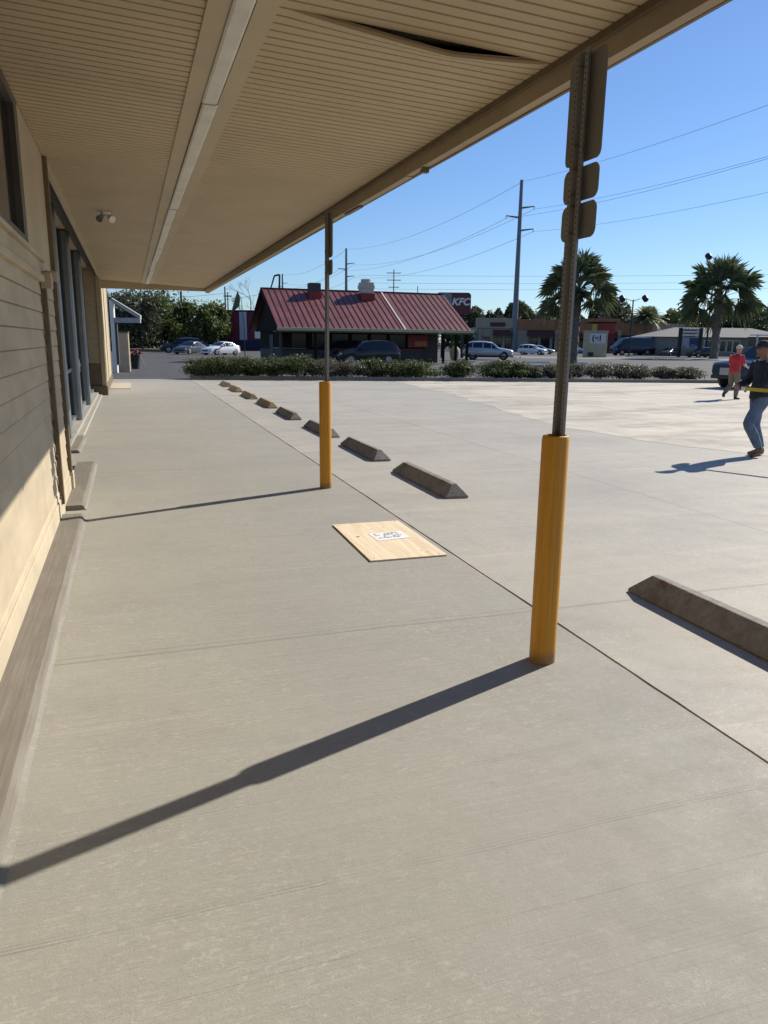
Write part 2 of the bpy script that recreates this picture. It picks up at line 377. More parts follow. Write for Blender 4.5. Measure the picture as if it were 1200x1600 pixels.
# window upper left
win = MB(); win.box(WX-0.03, WX+0.03, 6.52, 6.72, 2.39, 3.42); win.box(WX-0.03, WX+0.03, -4, 6.52, 3.36, 3.42); win.box(WX-0.03, WX+0.03, -4, 6.52, 2.39, 2.45)
for yy in (0.5, 3.6): win.box(WX-0.03, WX+0.03, yy, yy+0.12, 2.45, 3.36)
wf = P(win, 'window', mat('bronze_frame',(0.10,0.085,0.07),0.45,var=0.3))
b = MB(); b.box(WX-0.04, WX-0.015, -4, 6.52, 2.45, 3.36); P(b, 'pane', M_glassd, wf)
# conduit with bracket
b = MB(); b.box(WX+0.008, WX+0.05, 7.62, 7.69, 0.14, 2.16)
cd = P(b, 'downpipe', M_trim, bevel=0.006)
for zz in (0.2,0.6,0.9,1.2,1.7,2.0): b = MB(); b.box(WX+0.008, WX+0.03, 7.58, 7.62, zz, zz+0.02); P(b, 'clip', M_trim, cd)
b = MB(); b.box(WX+0.006, WX+0.10, 7.60, 7.74, 2.13, 2.27); b.box(WX+0.02, WX+0.14, 7.74, 7.78, 2.20, 2.29); P(b, 'junction_bracket', M_siding, bevel=0.006)
# recessed storefront
RX = -0.95
b = MB(); b.box(-5, RX-0.5, 9.0, 24.6, 0, 4.1); P(b, 'wall', M_tan)
b = MB(); b.box(RX-0.5, RX-0.06, 9.0, 24.6, 3.70, 4.10); b.box(RX-0.06, WX-0.002, 9.0, 24.6, 4.02, 4.10); P(b, 'header_board', M_tan)
b = MB(); b.box(RX-0.5, WX-0.03, 9.0, 9.05, 0.0, 4.02); P(b, 'return_wall', M_siding)
b = MB(); b.box(WX-0.03, WX+0.02, 9.07, 24.6, 3.46, 3.50); P(b, 'header_trim', M_tan)
b = MB(); b.box(RX-0.20, RX-0.18, 9.06, 24.4, 0.14, 3.70); P(b, 'glazing', M_glassd)
b = MB(); b.box(RX-0.22, RX-0.12, 9.06, 24.4, 0.0, 0.20); P(b, 'stall_riser', M_alu)
for (yy, w) in ((13.1,0.20),(16.2,0.17),(19.9,0.15)):
    b = MB(); b.box(RX-0.20, RX, yy-w/2, yy+w/2, 0.09, 3.70); o = P(b, 'storefront_post', M_aluw if yy < 13 else M_alu, bevel=0.055)
    b = MB(); b.box(RX-0.18, RX-0.10, yy+w/2+0.25, yy+w/2+0.32, 0.09, 3.70); b.box(RX-0.18, RX-0.13, yy+w/2, yy+3.0, 1.05, 1.12); P(b, 'mullion', M_alu, bevel=0.005)
for y0 in (13.8, 17.3, 20.9):
    b = MB(); b.box(RX-0.178, RX-0.12, y0, y0+0.10, 0.1, 2.35); b.box(RX-0.178, RX-0.12, y0+0.95, y0+1.05, 0.1, 2.35); b.box(RX-0.178, RX-0.12, y0+0.1, y0+0.95, 2.25, 2.35); b.box(RX-0.178,RX-0.12,y0+0.1,y0+0.95,0.1,0.38)
    d = P(b, 'door', M_alu, bevel=0.005)
    b = MB(); b.box(RX-0.12, RX-0.05, y0+0.02, y0+0.08, 1.0, 1.25); P(b, 'door_handle', M_white, d, bevel=0.006)
# wing wall at the far end
WF = 24.6
b = MB(); b.box(-5, WX-0.0, WF+0.03, 33.2, 0, 4.1); P(b, 'end_wall', M_tan)
b = MB(); z = 0.95
while z < 3.9:
    b.prism([(-5, 0), (-5, 0.01), (-4.9,0.01), (-4.9,0)], 0.0001) if False else None
    b.box(-1.6, WX-0.10, WF+0.0, WF+0.03, z, z+0.13); b.box(-1.6, WX-0.10, WF+0.012, WF+0.03, z+0.13, z+0.15); z += 0.15
P(b, 'lap_siding', M_siding)
b = MB(); b.box(-1.6, WX-0.10, WF-0.01, WF+0.03, 0.25, 0.95); P(b, 'lower_panel', M_trim)
for bx in ((WX-0.10, WX+0.02, WF-0.03, WF+0.10), (WX, WX+0.02, 25.6, 25.72), (WX, WX+0.02, 28.2, 28.32), (WX, WX+0.02, 33.0, 33.2)):
    b = MB(); b.box(*bx, 0.28, 3.9); P(b, 'corner_board', M_tan)
b = MB(); b.box(-1.6, WX+0.05, WF-0.08, WF+0.3, 0, 0.28); b.box(WX, WX+0.03, WF+0.3, 33.2, 0, 0.28); P(b, 'column_foot', M_trim, bevel=0.03)

# canopy: sloping soffit of V-grooved vinyl planks built in geometry
CXE, CYE = 2.60, 26.4
def sz(x): return 3.50 - (x-WX)*(0.17/(2.52-WX))
def soffit(x0, x1, y0, y1, step, mb, sagfn=None):
    y = y0; nx = 24 if sagfn else 1
    gw, gd = 0.016, 0.030
    while y < y1-1e-4:
        ye = min(y+step, y1)
        ys = [(y, gd), (y+gw*0.4, gd), (y+gw, 0), (ye-gw*0.3, 0)]
        for k in range(len(ys)):
            a = ys[k]; c = ys[k+1] if k+1 < len(ys) else (ye, gd)
            for i in range(nx):
                xa = x0+(x1-x0)*i/nx; xb = x0+(x1-x0)*(i+1)/nx
                sg = (lambda X, Y: sagfn(X, Y)) if sagfn else (lambda X, Y: 0)
                mb.add([(xa,a[0],sz(xa)+a[1]+sg(xa,a[0])),(xb,a[0],sz(xb)+a[1]+sg(xb,a[0])),(xb,c[0],sz(xb)+c[1]+sg(xb,c[0])),(xa,c[0],sz(xa)+c[1]+sg(xa,c[0]))], [(0,1,2,3)])
        y = ye
b = MB(); soffit(WX, 0.50, -4, CYE-0.1, 0.105, b); soff_l = P(b, 'soffit', M_soff)
GY = 4.40
def sag(x, y):
    t = (max(0, min(1, (x-0.95)/(1.85-0.95))) if x < 1.85 else max(0, min(1, (2.5-x)/(2.5-1.85))))**0.75
    f = max(0, 1-(y-GY)/0.42)
    return -0.075*t*f*f
b = MB(); soffit(0.86, 2.50, -4, GY, 0.105, b); soffit(0.86, 2.50, GY, GY+0.42, 0.105, b, sag); soffit(0.86, 2.50, GY+0.42, CYE-0.1, 0.105, b); P(b, 'soffit', M_soff)
b = MB()
for i in range(30):
    xa = 0.95+1.55*i/30; xb = 0.95+1.55*(i+1)/30; za, zb2 = sz(xa)+sag(xa,GY+0.006), sz(xb)+sag(xb,GY+0.006)
    b.add([(xa,GY-0.004,za-0.001),(xb,GY-0.004,zb2-0.001),(xb,GY-0.004,zb2+0.014),(xa,GY-0.004,za+0.014),(xa,GY+0.03,za+0.016),(xb,GY+0.03,zb2+0.016)], [(0,1,2,3),(3,2,5,4)])
P(b, 'torn_panel_lip', M_soff)
b = MB(); b.box(0.9,2.5,4.62,4.66,3.44,3.58); P(b, 'joist', M_tan)
# smooth boards either side of the light trough
b = MB()
for x0, x1 in ((0.50,0.62),(0.742,0.86)):
    yy = -4
    for y1 in (1.5, 3.9, 6.3, 8.7, 11.1, 13.5, 15.9, 18.3, 20.7, 23.1, CYE-0.1):
        y1 -= 0.25 if x0 > 0.6 else 0
        y1 = min(y1, CYE-0.1)
        b.add([(x0,yy+0.002,sz(x0)-0.012),(x1,yy+0.002,sz(x1)-0.012),(x1,y1,sz(x1)-0.012),(x0,y1,sz(x0)-0.012),
               (x0,yy+0.002,sz(x0)+0.02),(x1,yy+0.002,sz(x1)+0.02),(x1,y1,sz(x1)+0.02),(x0,y1,sz(x0)+0.02)], [(0,1,2,3),(4,5,6,7),(0,1,5,4),(1,2,6,5),(2,3,7,6),(3,0,4,7)]); yy = y1
P(b, 'trough_board', M_tan)
b = MB(); yy = -4.0; k = 0
for y1 in (-1.2, 1.3, 3.75, 6.2, 8.65, 11.1, 13.55, 16.0, 18.45, 20.9, 23.3, CYE-0.12):
    dz = 0.0 if k % 2 else 0.006; dx = 0.004 if k % 3 else -0.003
    b.prism([(0.625+dx,3.45),(0.625+dx,3.408-dz),(0.640+dx,3.400-dz),(0.722+dx,3.400-dz),(0.737+dx,3.408-dz),(0.737+dx,3.45)], y1-yy-0.012, Matrix.Translation((0,yy,0))); yy = y1; k += 1
P(b, 'light_trough', mat('trough_white', (0.66,0.63,0.57), 0.6, var=0.22, scale=3))
# outer trim, fascia, roof slab
b = MB(); b.box(2.50, 2.53, -4, CYE, 3.29, 3.36); P(b, 'soffit_trim', M_trim)
b = MB(); yy = -4
for y1 in (0.9, 3.95, 7.0, 10.05, 13.1, 16.15, 19.2, 22.25, CYE):
    dz = 0.004*math.sin(y1*3)
    b.box(2.53, 2.60+0.002*math.cos(y1), yy+0.003, y1, 3.19+dz, 3.72); yy = y1
P(b, 'fascia', mat('fascia_board', (0.38,0.30,0.195), 0.7, var=0.2, scale=2))
b = MB(); b.box(2.602, 2.625, -4, CYE+0.02, 3.185, 3.21); b.box(2.602,2.64,-4,CYE+0.02,3.68,3.74); P(b, 'drip_edge', M_trim)
b = MB(); b.box(2.55,2.60,8.6,9.2,3.165,3.183); P(b, 'loose_flashing', M_trim); b = MB(); b.box(2.54,2.60,6.6,6.66,3.15,3.183); P(b, 'loose_flashing', M_trim)
b = MB(); b.box(-0.72, 2.53, CYE-0.1, CYE, 3.24, 3.72); P(b, 'end_fascia', M_tan)
b = MB(); b.box(-5, 2.605, -4.2, CYE+0.02, 3.74, 3.80); b.box(-5,WX-0.002,-4.2,33.4,4.10,4.16); b.box(-5,WX-0.004,-4.2,27.4,3.8,4.1) if False else None; P(b, 'roof', M_roofing)
b = MB(); b.box(WX+0.0, 2.49, -4.1, -4.0, 3.25, 3.74); P(b, 'near_fascia', M_tan)
# small flood lamp under the soffit
lamp = thing('soffit_lamp', 'small twin head flood lamp fixed under the tan soffit near the storefront', 'lamp', (-0.20, 12.2, sz(-0.2)))
b = MB(); b.cyl((0,0,0),(0,0,-0.035),0.07,0.06,16); b.build('mounting_plate', M_white, lamp)
for s in (-1, 1):
    b = MB(); b.tube([(0,0,-0.03),(s*0.05,-0.03,-0.07)],0.012); b.cyl((s*0.05,-0.02,-0.06),(s*0.09,-0.10,-0.11),0.03,0.05,14); b.build('lamp_head', M_alu if s<0 else M_white, lamp)

# ------------------------------------------------------------------ sign posts in yellow sleeves
def ymat():
    m, nt, bs = newmat('yellow_sleeve'); co = coords(nt)
    v = noise_n(nt, co, 1.0, 5, 0.7, (60, 60, 2.0)); w = noise_n(nt, co, 5, 4)
    c = mixc(nt, ramp(nt, v, 0.35, 0.7), (0.50,0.21,0.006), (0.66,0.31,0.010))
    c = mixc(nt, math_n(nt,'MULTIPLY', ramp(nt, w, 0.55, 0.75), 0.4), c, (0.42,0.20,0.03))
    sc = noise_n(nt, co, 1.0, 6, 0.8, (16, 16, 5)); c = mixc(nt, math_n(nt,'MULTIPLY', ramp(nt, sc, 0.66, 0.72), 0.6), c, (0.12,0.085,0.05))
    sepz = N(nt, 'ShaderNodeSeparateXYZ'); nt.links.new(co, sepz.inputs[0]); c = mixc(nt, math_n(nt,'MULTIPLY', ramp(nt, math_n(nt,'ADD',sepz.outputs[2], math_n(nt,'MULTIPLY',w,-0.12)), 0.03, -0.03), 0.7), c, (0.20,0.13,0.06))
    nt.links.new(c, bs.inputs['Base Color']); bs.inputs['Roughness'].default_value = 0.5
    bump(nt, bs, v, 0.15, 0.002); return m
M_yellow = ymat()
M_galv = mat('weathered_post', (0.25,0.245,0.24), 0.75, metal=0.0, var=0.35, scale=4, bmp=0.3, stretch=(3,3,0.4))
M_signback = mat('sign_back', (0.25,0.232,0.205), 0.65, metal=0.1, var=0.3, scale=2, bmp=0.15)
def rrect(w, h, r, n=6):
    pts = []
    for cx, cy, a0 in ((w/2-r,h/2-r,0),(-w/2+r,h/2-r,90),(-w/2+r,-h/2+r,180),(w/2-r,-h/2+r,270)):
        for i in range(n+1):
            a = R(a0+90*i/n); pts.append((cx+r*math.cos(a), cy+r*math.sin(a)))
    return pts
def sign_post(loc, label, plates, tilt, top):
    t = thing('sign_post', label, 'sign post', loc, 0, 'sign posts in yellow sleeves along the kerb')
    b = MB(); b.lathe([(0.0,0),(0.070,0),(0.070,1.215),(0.066,1.236),(0.058,1.24),(0.054,1.232),(0.054,1.17),(0,1.17)], 40)
    b.build('sleeve', M_yellow, t, smooth=True)
    # hat-section steel post, open side facing the walk
    p = MB(); w = 0.050; T = Matrix.Rotation(tilt, 4, 'Y')
    prof = [(0.0,-w),(0.003,-w),(0.003,-w*0.55),(0.034,-w*0.40),(0.034,w*0.40),(0.003,w*0.55),(0.003,w),(0,w),(0,w*0.5),(0.028,w*0.33),(0.028,-w*0.33),(0,-w*0.5)]
    vs = [T @ Vector((x,y,z)) for z in (1.0, top) for x, y in prof]; n = len(prof)
    p.add(vs, [(i,(i+1)%n,n+(i+1)%n,n+i) for i in range(n)]+[(0,1,2,11),(2,3,10,11),(3,4,9,10),(4,5,8,9),(5,6,7,8)]+[tuple(n+i for i in q) for q in ((0,1,2,11),(2,3,10,11),(3,4,9,10),(4,5,8,9),(5,6,7,8))])
    b = p; b.cur = 1
    z = 1.3
    while z < top-0.03:
        for yy in (w*0.76, -w*0.76): b.cyl(T @ Vector((-0.0012,yy,z)), T @ Vector((0.001,yy,z)), 0.0042, n=8)
        z += 0.026
    po = p.build('post', [M_galv, M_dark], t)
    for (zc, h, wd, r) in plates:
        b = MB(); pr = rrect(wd, h, r); n = len(pr)
        vs = [T @ Vector((0.036,y,zc+z)) for y, z in pr]+[T @ Vector((0.039,y,zc+z)) for y, z in pr]
        b.add(vs, [(i,(i+1)%n,n+(i+1)%n,n+i) for i in range(n)]+[tuple(range(n-1,-1,-1)),tuple(range(n,2*n))])
        pl = b.build('sign_plate', M_signback, t)
        for zz in (zc-h*0.36, zc+h*0.36): b = MB(); b.cyl(T @ Vector((-0.014,0.0,zz)), T @ Vector((0.046,0.0,zz)), 0.008, n=6); b.build('bolt', M_trim, pl)
    return t
A_PL = ((2.775,0.47,0.305,0.035),(2.445,0.155,0.30,0.04),(2.275,0.165,0.30,0.04))
sign_post((2.055,3.36,0), 'nearest yellow sleeved sign post carrying one tall and two short plates', A_PL, R(0.3), 3.02)
sign_post((2.117,8.48,0), 'farther yellow sleeved sign post with plates meeting the canopy edge', ((2.83,0.47,0.305,0.035),(2.49,0.16,0.30,0.04)), R(0.4), 3.08)

# ------------------------------------------------------------------ wheel stops
def stop_mat():
    m, nt, bs = newmat('weathered_stop'); co = coords(nt)
    a = noise_n(nt, co, 9, 7, 0.7); b_ = noise_n(nt, co, 2.3, 5, 0.6); d = noise_n(nt, co, 1.0, 5, 0.7, (4, 4, 30))
    c = mixc(nt, ramp(nt, a, 0.35, 0.65), (0.20,0.18,0.15), (0.34,0.31,0.265))
    c = mixc(nt, math_n(nt,'MULTIPLY',ramp(nt, b_, 0.48, 0.62),0.6), c, (0.13,0.105,0.08))
    c = mixc(nt, math_n(nt,'MULTIPLY',ramp(nt, d, 0.6, 0.7),0.5), c, (0.36,0.33,0.28))
    rd = noise_n(nt, co, 3.1, 4, 0.6); c = mixc(nt, math_n(nt,'MULTIPLY',ramp(nt, rd, 0.66, 0.72),0.6), c, (0.16,0.045,0.035))
    nt.links.new(c, bs.inputs['Base Color']); bs.inputs['Roughness'].default_value = 0.9
    bump(nt, bs, math_n(nt,'ADD',a,d), 0.7, 0.01); return m
M_ws = stop_mat()
M_wsy = mat('wheelstop_yellow', (0.42,0.28,0.07), 0.75, var=0.0, c2=(0.25,0.21,0.15), scale=4)
def stop_mesh(m, L):
    b = MB(); prof = [(-0.13,0.0),(-0.13,0.022),(-0.034,0.15),(0.034,0.15),(0.13,0.022),(0.13,0.0)]
    ins = [0,0,0.12,0.12,0,0]
    vs = [(x, ins[i], z) for i,(x,z) in enumerate(prof)]+[(x, L-ins[i], z) for i,(x,z) in enumerate(prof)]; n = 6
    rj = random.Random(int(L*1000)+len(bpy.data.objects)); vs = [(v[0]+rj.uniform(-.006,.006), v[1]+rj.uniform(-.02,.02), max(0, v[2]+(rj.uniform(-.006,.006) if v[2] > 0.01 else 0))) for v in vs]
    b.add(vs, [(i,(i+1)%n,n+(i+1)%n,n+i) for i in range(n)]+[(0,1,4,5),(1,2,3,4),(6,7,10,11),(7,8,9,10)])
    return b
ws = [(2.36,1.85,0,'nearest brown grey wheel stop cut off by the right frame edge, beside the near post'),
      (7.48,1.85,0,'second nearest wheel stop, grey with rusty stain, beyond the plywood sheet'),
      (10.2,1.85,0,'grey wheel stop just right of the farther yellow post'),
      (13.0,1.85,0,'grey wheel stop partly hidden behind the farther yellow post'),
      (16.1,1.85,0,'last plain grey wheel stop before the yellow ones, left of the farther post'),
      (19.05,1.85,1,'nearest of the four yellow wheel stops'),
      (22.1,1.85,1,'second of the four yellow wheel stops counted from the camera'),
      (25.2,1.85,1,'third of the four yellow wheel stops, next to last in the row'),
      (28.0,1.85,1,'farthest yellow wheel stop at the far end of the row by the hedge')]
for y, L, c, lab in ws:
    o = stop_mesh(None, L).build('wheel_stop', M_wsy if c else M_ws, loc=(3.378+0.015*math.sin(y*5), y, 0.001), bevel=0.008, rz=0.006*math.sin(y*3))
    tag(o, lab, 'wheel stop', 'wheel stops in a row along the walk')

# ------------------------------------------------------------------ plywood sheet + notice
def plymat():
    m, nt, bs = newmat('plywood'); co = coords(nt)
    gr = noise_n(nt, co, 1.0, 6, 0.7, (18, 1.1, 1)); g2 = noise_n(nt, co, 1.0, 3, 0.6, (7, 0.7, 1))
    c = mixc(nt, ramp(nt, gr, 0.35, 0.7), (0.68,0.53,0.33), (0.84,0.74,0.55))
    c = mixc(nt, math_n(nt,'MULTIPLY',ramp(nt, g2, 0.55, 0.65),0.5), c, (0.62,0.44,0.24))
    nt.links.new(c, bs.inputs['Base Color']); bs.inputs['Roughness'].default_value = 0.7; bump(nt, bs, gr, 0.2, 0.002); return m
px0, px1, py0, py1 = 1.715, 2.365, 5.40, 6.63
b = MB(); b.box(-(px1-px0)/2, (px1-px0)/2, -(py1-py0)/2, (py1-py0)/2, 0.0, 0.011)
b.cur = 1
for (x,y,r) in ((-0.22,0.12,0.016),(0.2,-0.5,0.006),(0.16,-0.45,0.006),(-0.03,0.35,0.006),(0.28,0.58,0.008),(-0.28,-0.56,0.006),(0.27,-0.57,0.006),(-0.28,0.56,0.006),(0.1,0.4,0.007)): b.cyl((x,y,0.0105),(x,y,0.0116),r,n=10)
ply = b.build('plywood_sheet', [plymat(), mat('knot',(0.10,0.06,0.035),0.8)], loc=((px0+px1)/2,(py0+py1)/2,0.002)); ply.rotation_euler = (0,0,R(-0.6))
tag(ply, 'pale plywood sheet lying on the walk beside the long joint', 'plywood')
b = MB(); b.add([(-0.15,-0.13,0),(0.16,-0.12,0.001),(0.165,0.12,0.004),(-0.145,0.125,0.0)], [(0,1,2,3)])
b.cur = 1
random.seed(5)
for r_ in range(4):
    x = -0.11
    while x < 0.11:
        w = random.uniform(0.012,0.03)
        if random.random() < 0.8: b.add([(x,0.07-r_*0.045,0.006),(x+w,0.07-r_*0.045,0.006),(x+w,0.088-r_*0.045,0.006),(x,0.088-r_*0.045,0.006)], [(0,1,2,3)])
        x += w+0.009
pn = b.build('paper_notice', [mat('paper',(0.80,0.80,0.78),0.7,var=0.05), mat('faded_ink',(0.40,0.42,0.46),0.8)], loc=(2.09,6.09,0.015)); pn.rotation_euler = (0,0,R(4))
tag(pn, 'white paper notice with blurred print taped on the plywood sheet', 'notice')
# ------------------------------------------------------------------ vegetation
def leaf(mb, c, s, rnd, up=0.3):
    n = Vector((rnd.gauss(0,1), rnd.gauss(0,1), rnd.gauss(0,1)+up)).normalized()
    a = n.orthogonal().normalized(); a.rotate(Matrix.Rotation(rnd.uniform(0,6.28), 3, n)); b_ = n.cross(a)
    w = s*rnd.uniform(0.35,0.6)
    mb.add([c-a*s, c+b_*w, c+a*s, c-b_*w], [(0,1,2,3)])
def crown(mb, c, rad, n, s, rnd, clumps=14, spread=0.36, droop=0.0):
    cs = []
    for i in range(clumps):
        while True:
            p = Vector((rnd.uniform(-1,1), rnd.uniform(-1,1), rnd.uniform(-0.9,1)))
            if 0.35 < p.length < 1: break
        cs.append((Vector((p.x*rad[0], p.y*rad[1], p.z*rad[2])), rnd.uniform(0.65,1.25)))
    for i in range(n):
        q, k = rnd.choice(cs)
        o = Vector((rnd.gauss(0,1), rnd.gauss(0,1), rnd.gauss(0,0.8)))*spread*k*0.6
        p = Vector(c)+q+Vector((o.x*rad[0], o.y*rad[1], o.z*rad[2]))
        if droop: p.z -= abs(rnd.gauss(0, droop))
        leaf(mb, p, s*rnd.uniform(0.6,1.3), rnd)
    return [Vector(c)+q for q, k in cs]
F_oak = foliage_mat('oak_leaves', (0.06,0.095,0.022), (0.12,0.165,0.04), (0.15,0.17,0.05))
F_dark = foliage_mat('dark_leaves', (0.03,0.05,0.022), (0.06,0.085,0.035), (0.09,0.10,0.045))
F_moss = foliage_mat('moss_leaves', (0.06,0.075,0.035), (0.12,0.13,0.07), (0.05,0.06,0.03))
F_hedge = foliage_mat('hedge_leaves', (0.045,0.07,0.02), (0.10,0.135,0.045), (0.15,0.16,0.07))
F_hedge2 = foliage_mat('dry_hedge_leaves', (0.08,0.085,0.055), (0.17,0.17,0.12), (0.22,0.20,0.15))
F_palm = foliage_mat('palm_leaves', (0.07,0.10,0.045), (0.14,0.18,0.08), (0.21,0.20,0.08))
M_bark = mat('bark', (0.12,0.095,0.07), 0.95, var=0.4, scale=5, bmp=0.7)
M_pbark = mat('palm_bark', (0.22,0.18,0.14), 0.95, var=0.5, scale=6, bmp=0.9)
M_petiole = mat('petiole', (0.20,0.19,0.06), 0.6)
def tree(label, loc, h, rad, fm, seed, n=2600, s=0.28, group=None, cat='tree', droop=0.0, clumps=16):
    rnd = random.Random(seed); t = thing('tree', label, cat, loc, 0, group)
    b = MB(); cz = h-rad[2]
    cs = crown(b, (0,0,cz), rad, n, s, rnd, clumps=clumps, droop=droop); b.build('crown', fm, t)
    b = MB(); r = max(0.10, h*0.022)
    mid = Vector((rnd.uniform(-.2,.2), rnd.uniform(-.2,.2), max(0.8, cz-rad[2]*0.6)))
    b.tube([(0,0,-0.1),(mid.x*0.5,mid.y*0.5,mid.z*0.5),mid], [r*1.3,r,r*0.8], 9)
    for q in cs[:9]:
        m = (mid+q)/2+Vector((rnd.uniform(-.3,.3),rnd.uniform(-.3,.3),0.1)); b.tube([mid,m,q],[r*0.55,r*0.3,r*0.1],6)
    b.build('trunk', M_bark, t); return t
# left woodland edge beyond the shop
TG = 'trees behind the car park on the left'
spec = [(186,112,8.2,(2.6,2.4,2.9),F_moss,0.9,'pale mossy tree leftmost, rising above the white gabled canopy'),
        (222,108,8.4,(3.4,3.0,3.3),F_moss,1.3,'tall moss hung tree above the black bin'),
        (262,112,8.2,(2.9,2.8,3.3),F_oak,0.4,'bright green tree behind the dark parked cars'),
        (298,114,7.0,(2.5,2.6,2.8),F_oak,0.3,'rounded green tree right of the brightest one, above the dark sedan'),
        (334,116,6.9,(2.0,2.2,2.6),F_oak,0.2,'green tree beside the red and white building'),
        (148,116,9.4,(3.4,3.4,4.0),F_dark,0.2,'dark tree mostly hidden behind the far end of the shop'),
        (238,124,9.0,(6.5,3,3.8),F_dark,0.2,'broad dark tree behind the moss hung ones')]
for i,(px,D,h,rad,fm,dr,lab) in enumerate(spec):
    tree(lab, base(px,D), h, rad, fm, 30+i, 5200, 0.26, TG, droop=dr, clumps=20)
# understorey of the left edge
rnd = random.Random(77); b = MB()
for i in range(5200):
    px = rnd.uniform(150, 356); p = base(px, 119+rnd.uniform(-2,3)); leaf(b, Vector((p.x,p.y,rnd.uniform(0,1)**1.3*4.2+0.1)), 0.28, rnd)
o = b.build('undergrowth', F_dark); o['kind'] = 'stuff'; o['label'] = 'dark undergrowth below the trees at the left'; o['category'] = 'undergrowth'
# far woods to the right
rnd = random.Random(9); b = MB()
def woods(b, pxa, pxb, D, top, n, s, under=0.0):
    for i in range(n):
        px = rnd.uniform(pxa, pxb); d = D+rnd.uniform(-6,6)
        hgt = top*(0.78+0.30*noise.noise(Vector((px*0.028, 3.1, 0)))+0.22*noise.noise(Vector((px*0.11, 1.7, 0))))
        p = base(px, d); z = hgt*(1-rnd.random()**2.0)
        leaf(b, Vector((p.x, p.y, z)), s*rnd.uniform(0.6,1.4), rnd)
woods(b, 690, 970, 205, 12.5, 15000, 0.6)
woods(b, 960, 1090, 190, 11.5, 7500, 0.55)
woods(b, 1080, 1290, 180, 12.0, 12000, 0.55)
woods(b, 560, 700, 230, 6.0, 1500, 0.5)
o = b.build('far_woods', F_dark); o['kind'] = 'stuff'; o['label'] = 'far off line of woods behind the orange and beige buildings'; o['category'] = 'woods'
RG = 'loose trees in front of the far woods'
for i,(px,D,h,rad,fm,lab) in enumerate([(742,185,8.8,(3.6,3,3.2),F_dark,'bushy dark tree just right of the red sign board'),
        (842,195,9.2,(4.0,3,3.6),F_oak,'green tree behind the orange shop row, left of the steel pole'),
        (952,170,12.5,(3.0,3,3.6),F_moss,'thin pale tree standing above the cream sign board'),
        (1050,165,8.6,(4.4,3,3.4),F_oak,'green tree between the short date palm and the big right palm'),
        (1190,160,9.6,(5.0,3,4.0),F_dark,'dark tree at the right frame edge behind the beige building'),
        (722,150,4.2,(2.2,2,1.9),F_oak,'low green bush tree below the red sign board')]):
    tree(lab, base(px,D), h, rad, fm, 60+i, 2200, 0.36, RG)
# bare tree
def bare_tree(loc, h, seed, label):
    rnd = random.Random(seed); b = MB()
    t = thing('bare_tree', label, 'tree', loc)
    def grow(p, d, L, r, k):
        q = p + d*L; b.cyl(p, q, r, r*0.68, 5)
        if k == 0: return
        for i in range(rnd.choice((2,3,3))):
            nd = (d + Vector((rnd.gauss(0,.38), rnd.gauss(0,.38), rnd.gauss(0.12,.2)))).normalized(); grow(q, nd, L*rnd.uniform(0.62,0.85), r*0.62, k-1)
    tr = MB(); tr.tube([(0,0,0),(0.1,0,h*0.28),(0.05,0.1,h*0.42)],[0.22,0.16,0.12],8); tr.build('trunk', M_bark, t)
    grow(Vector((0.05,0.1,h*0.42)), Vector((0,0,1)), h*0.16, 0.10, 5); grow(Vector((0.1,0,h*0.3)), Vector((0.5,0.1,0.8)).normalized(), h*0.14, 0.08, 4); grow(Vector((0.1,0,h*0.3)), Vector((-0.6,0.1,0.7)).normalized(), h*0.13, 0.08, 4)
    b.build('branches', mat('bare_twigs',(0.30,0.25,0.22),0.9), t)
bare_tree(base(393,132), 14.5, 4, 'tall leafless tree behind the left end of the red roofed restaurant')
bare_tree(base(425,138), 10.5, 8, 'smaller leafless tree just above the left roof corner of the restaurant')

# hedge shrubs
HG = 'low shrubs in the hedge bed'
hs = [(316,1.0,0.95,0,'leftmost rounded shrub at the end of the hedge, in front of the white sedan'),
      (352,1.1,1.0,0,'dense green shrub second from the left end of the hedge'),
      (394,1.0,0.93,0,'green shrub left of the restaurant gable'),(430,1.05,0.98,0,'dense green shrub below the restaurant gable corner'),
      (468,0.95,0.98,0,'green shrub just left of the farther sign post'),(545,0.85,0.80,1,'loose shrub below the rear wheel of the dark suv'),
      (508,0.8,0.85,1,'thin dry shrub directly behind the farther sign post'),(582,0.9,0.86,0,'green shrub under the tail of the dark suv'),
      (618,0.75,0.80,0,'shrub below the restaurant right windows'),(655,1.15,0.84,0,'wide dense shrub below the roof right corner'),
      (723,0.85,0.84,0,'round shrub with gaps at both sides, in front of the white suv tail'),(788,1.05,0.88,0,'low wide shrub in front of the tall steel pole'),
      (818,0.8,0.82,0,'shrub touching the wide one in front of the steel pole on its right'),(842,0.55,0.6,1,'small dry shrub left of the near sign post'),
      (872,0.6,0.72,1,'dry shrub straight behind the near sign post'),(903,0.75,0.78,1,'dry grey shrub just right of the near sign post'),
      (945,0.8,0.76,1,'grey green shrub below the cream sign board'),(985,0.8,0.74,1,'grey shrub below the dark blue van'),
      (1010,0.65,0.68,1,'small grey shrub under the right end of the blue van'),(1052,0.75,0.66,1,'sparse grey shrub below the pylon sign'),
      (1088,0.7,0.62,1,'last sparse shrub at the right end of the hedge')]
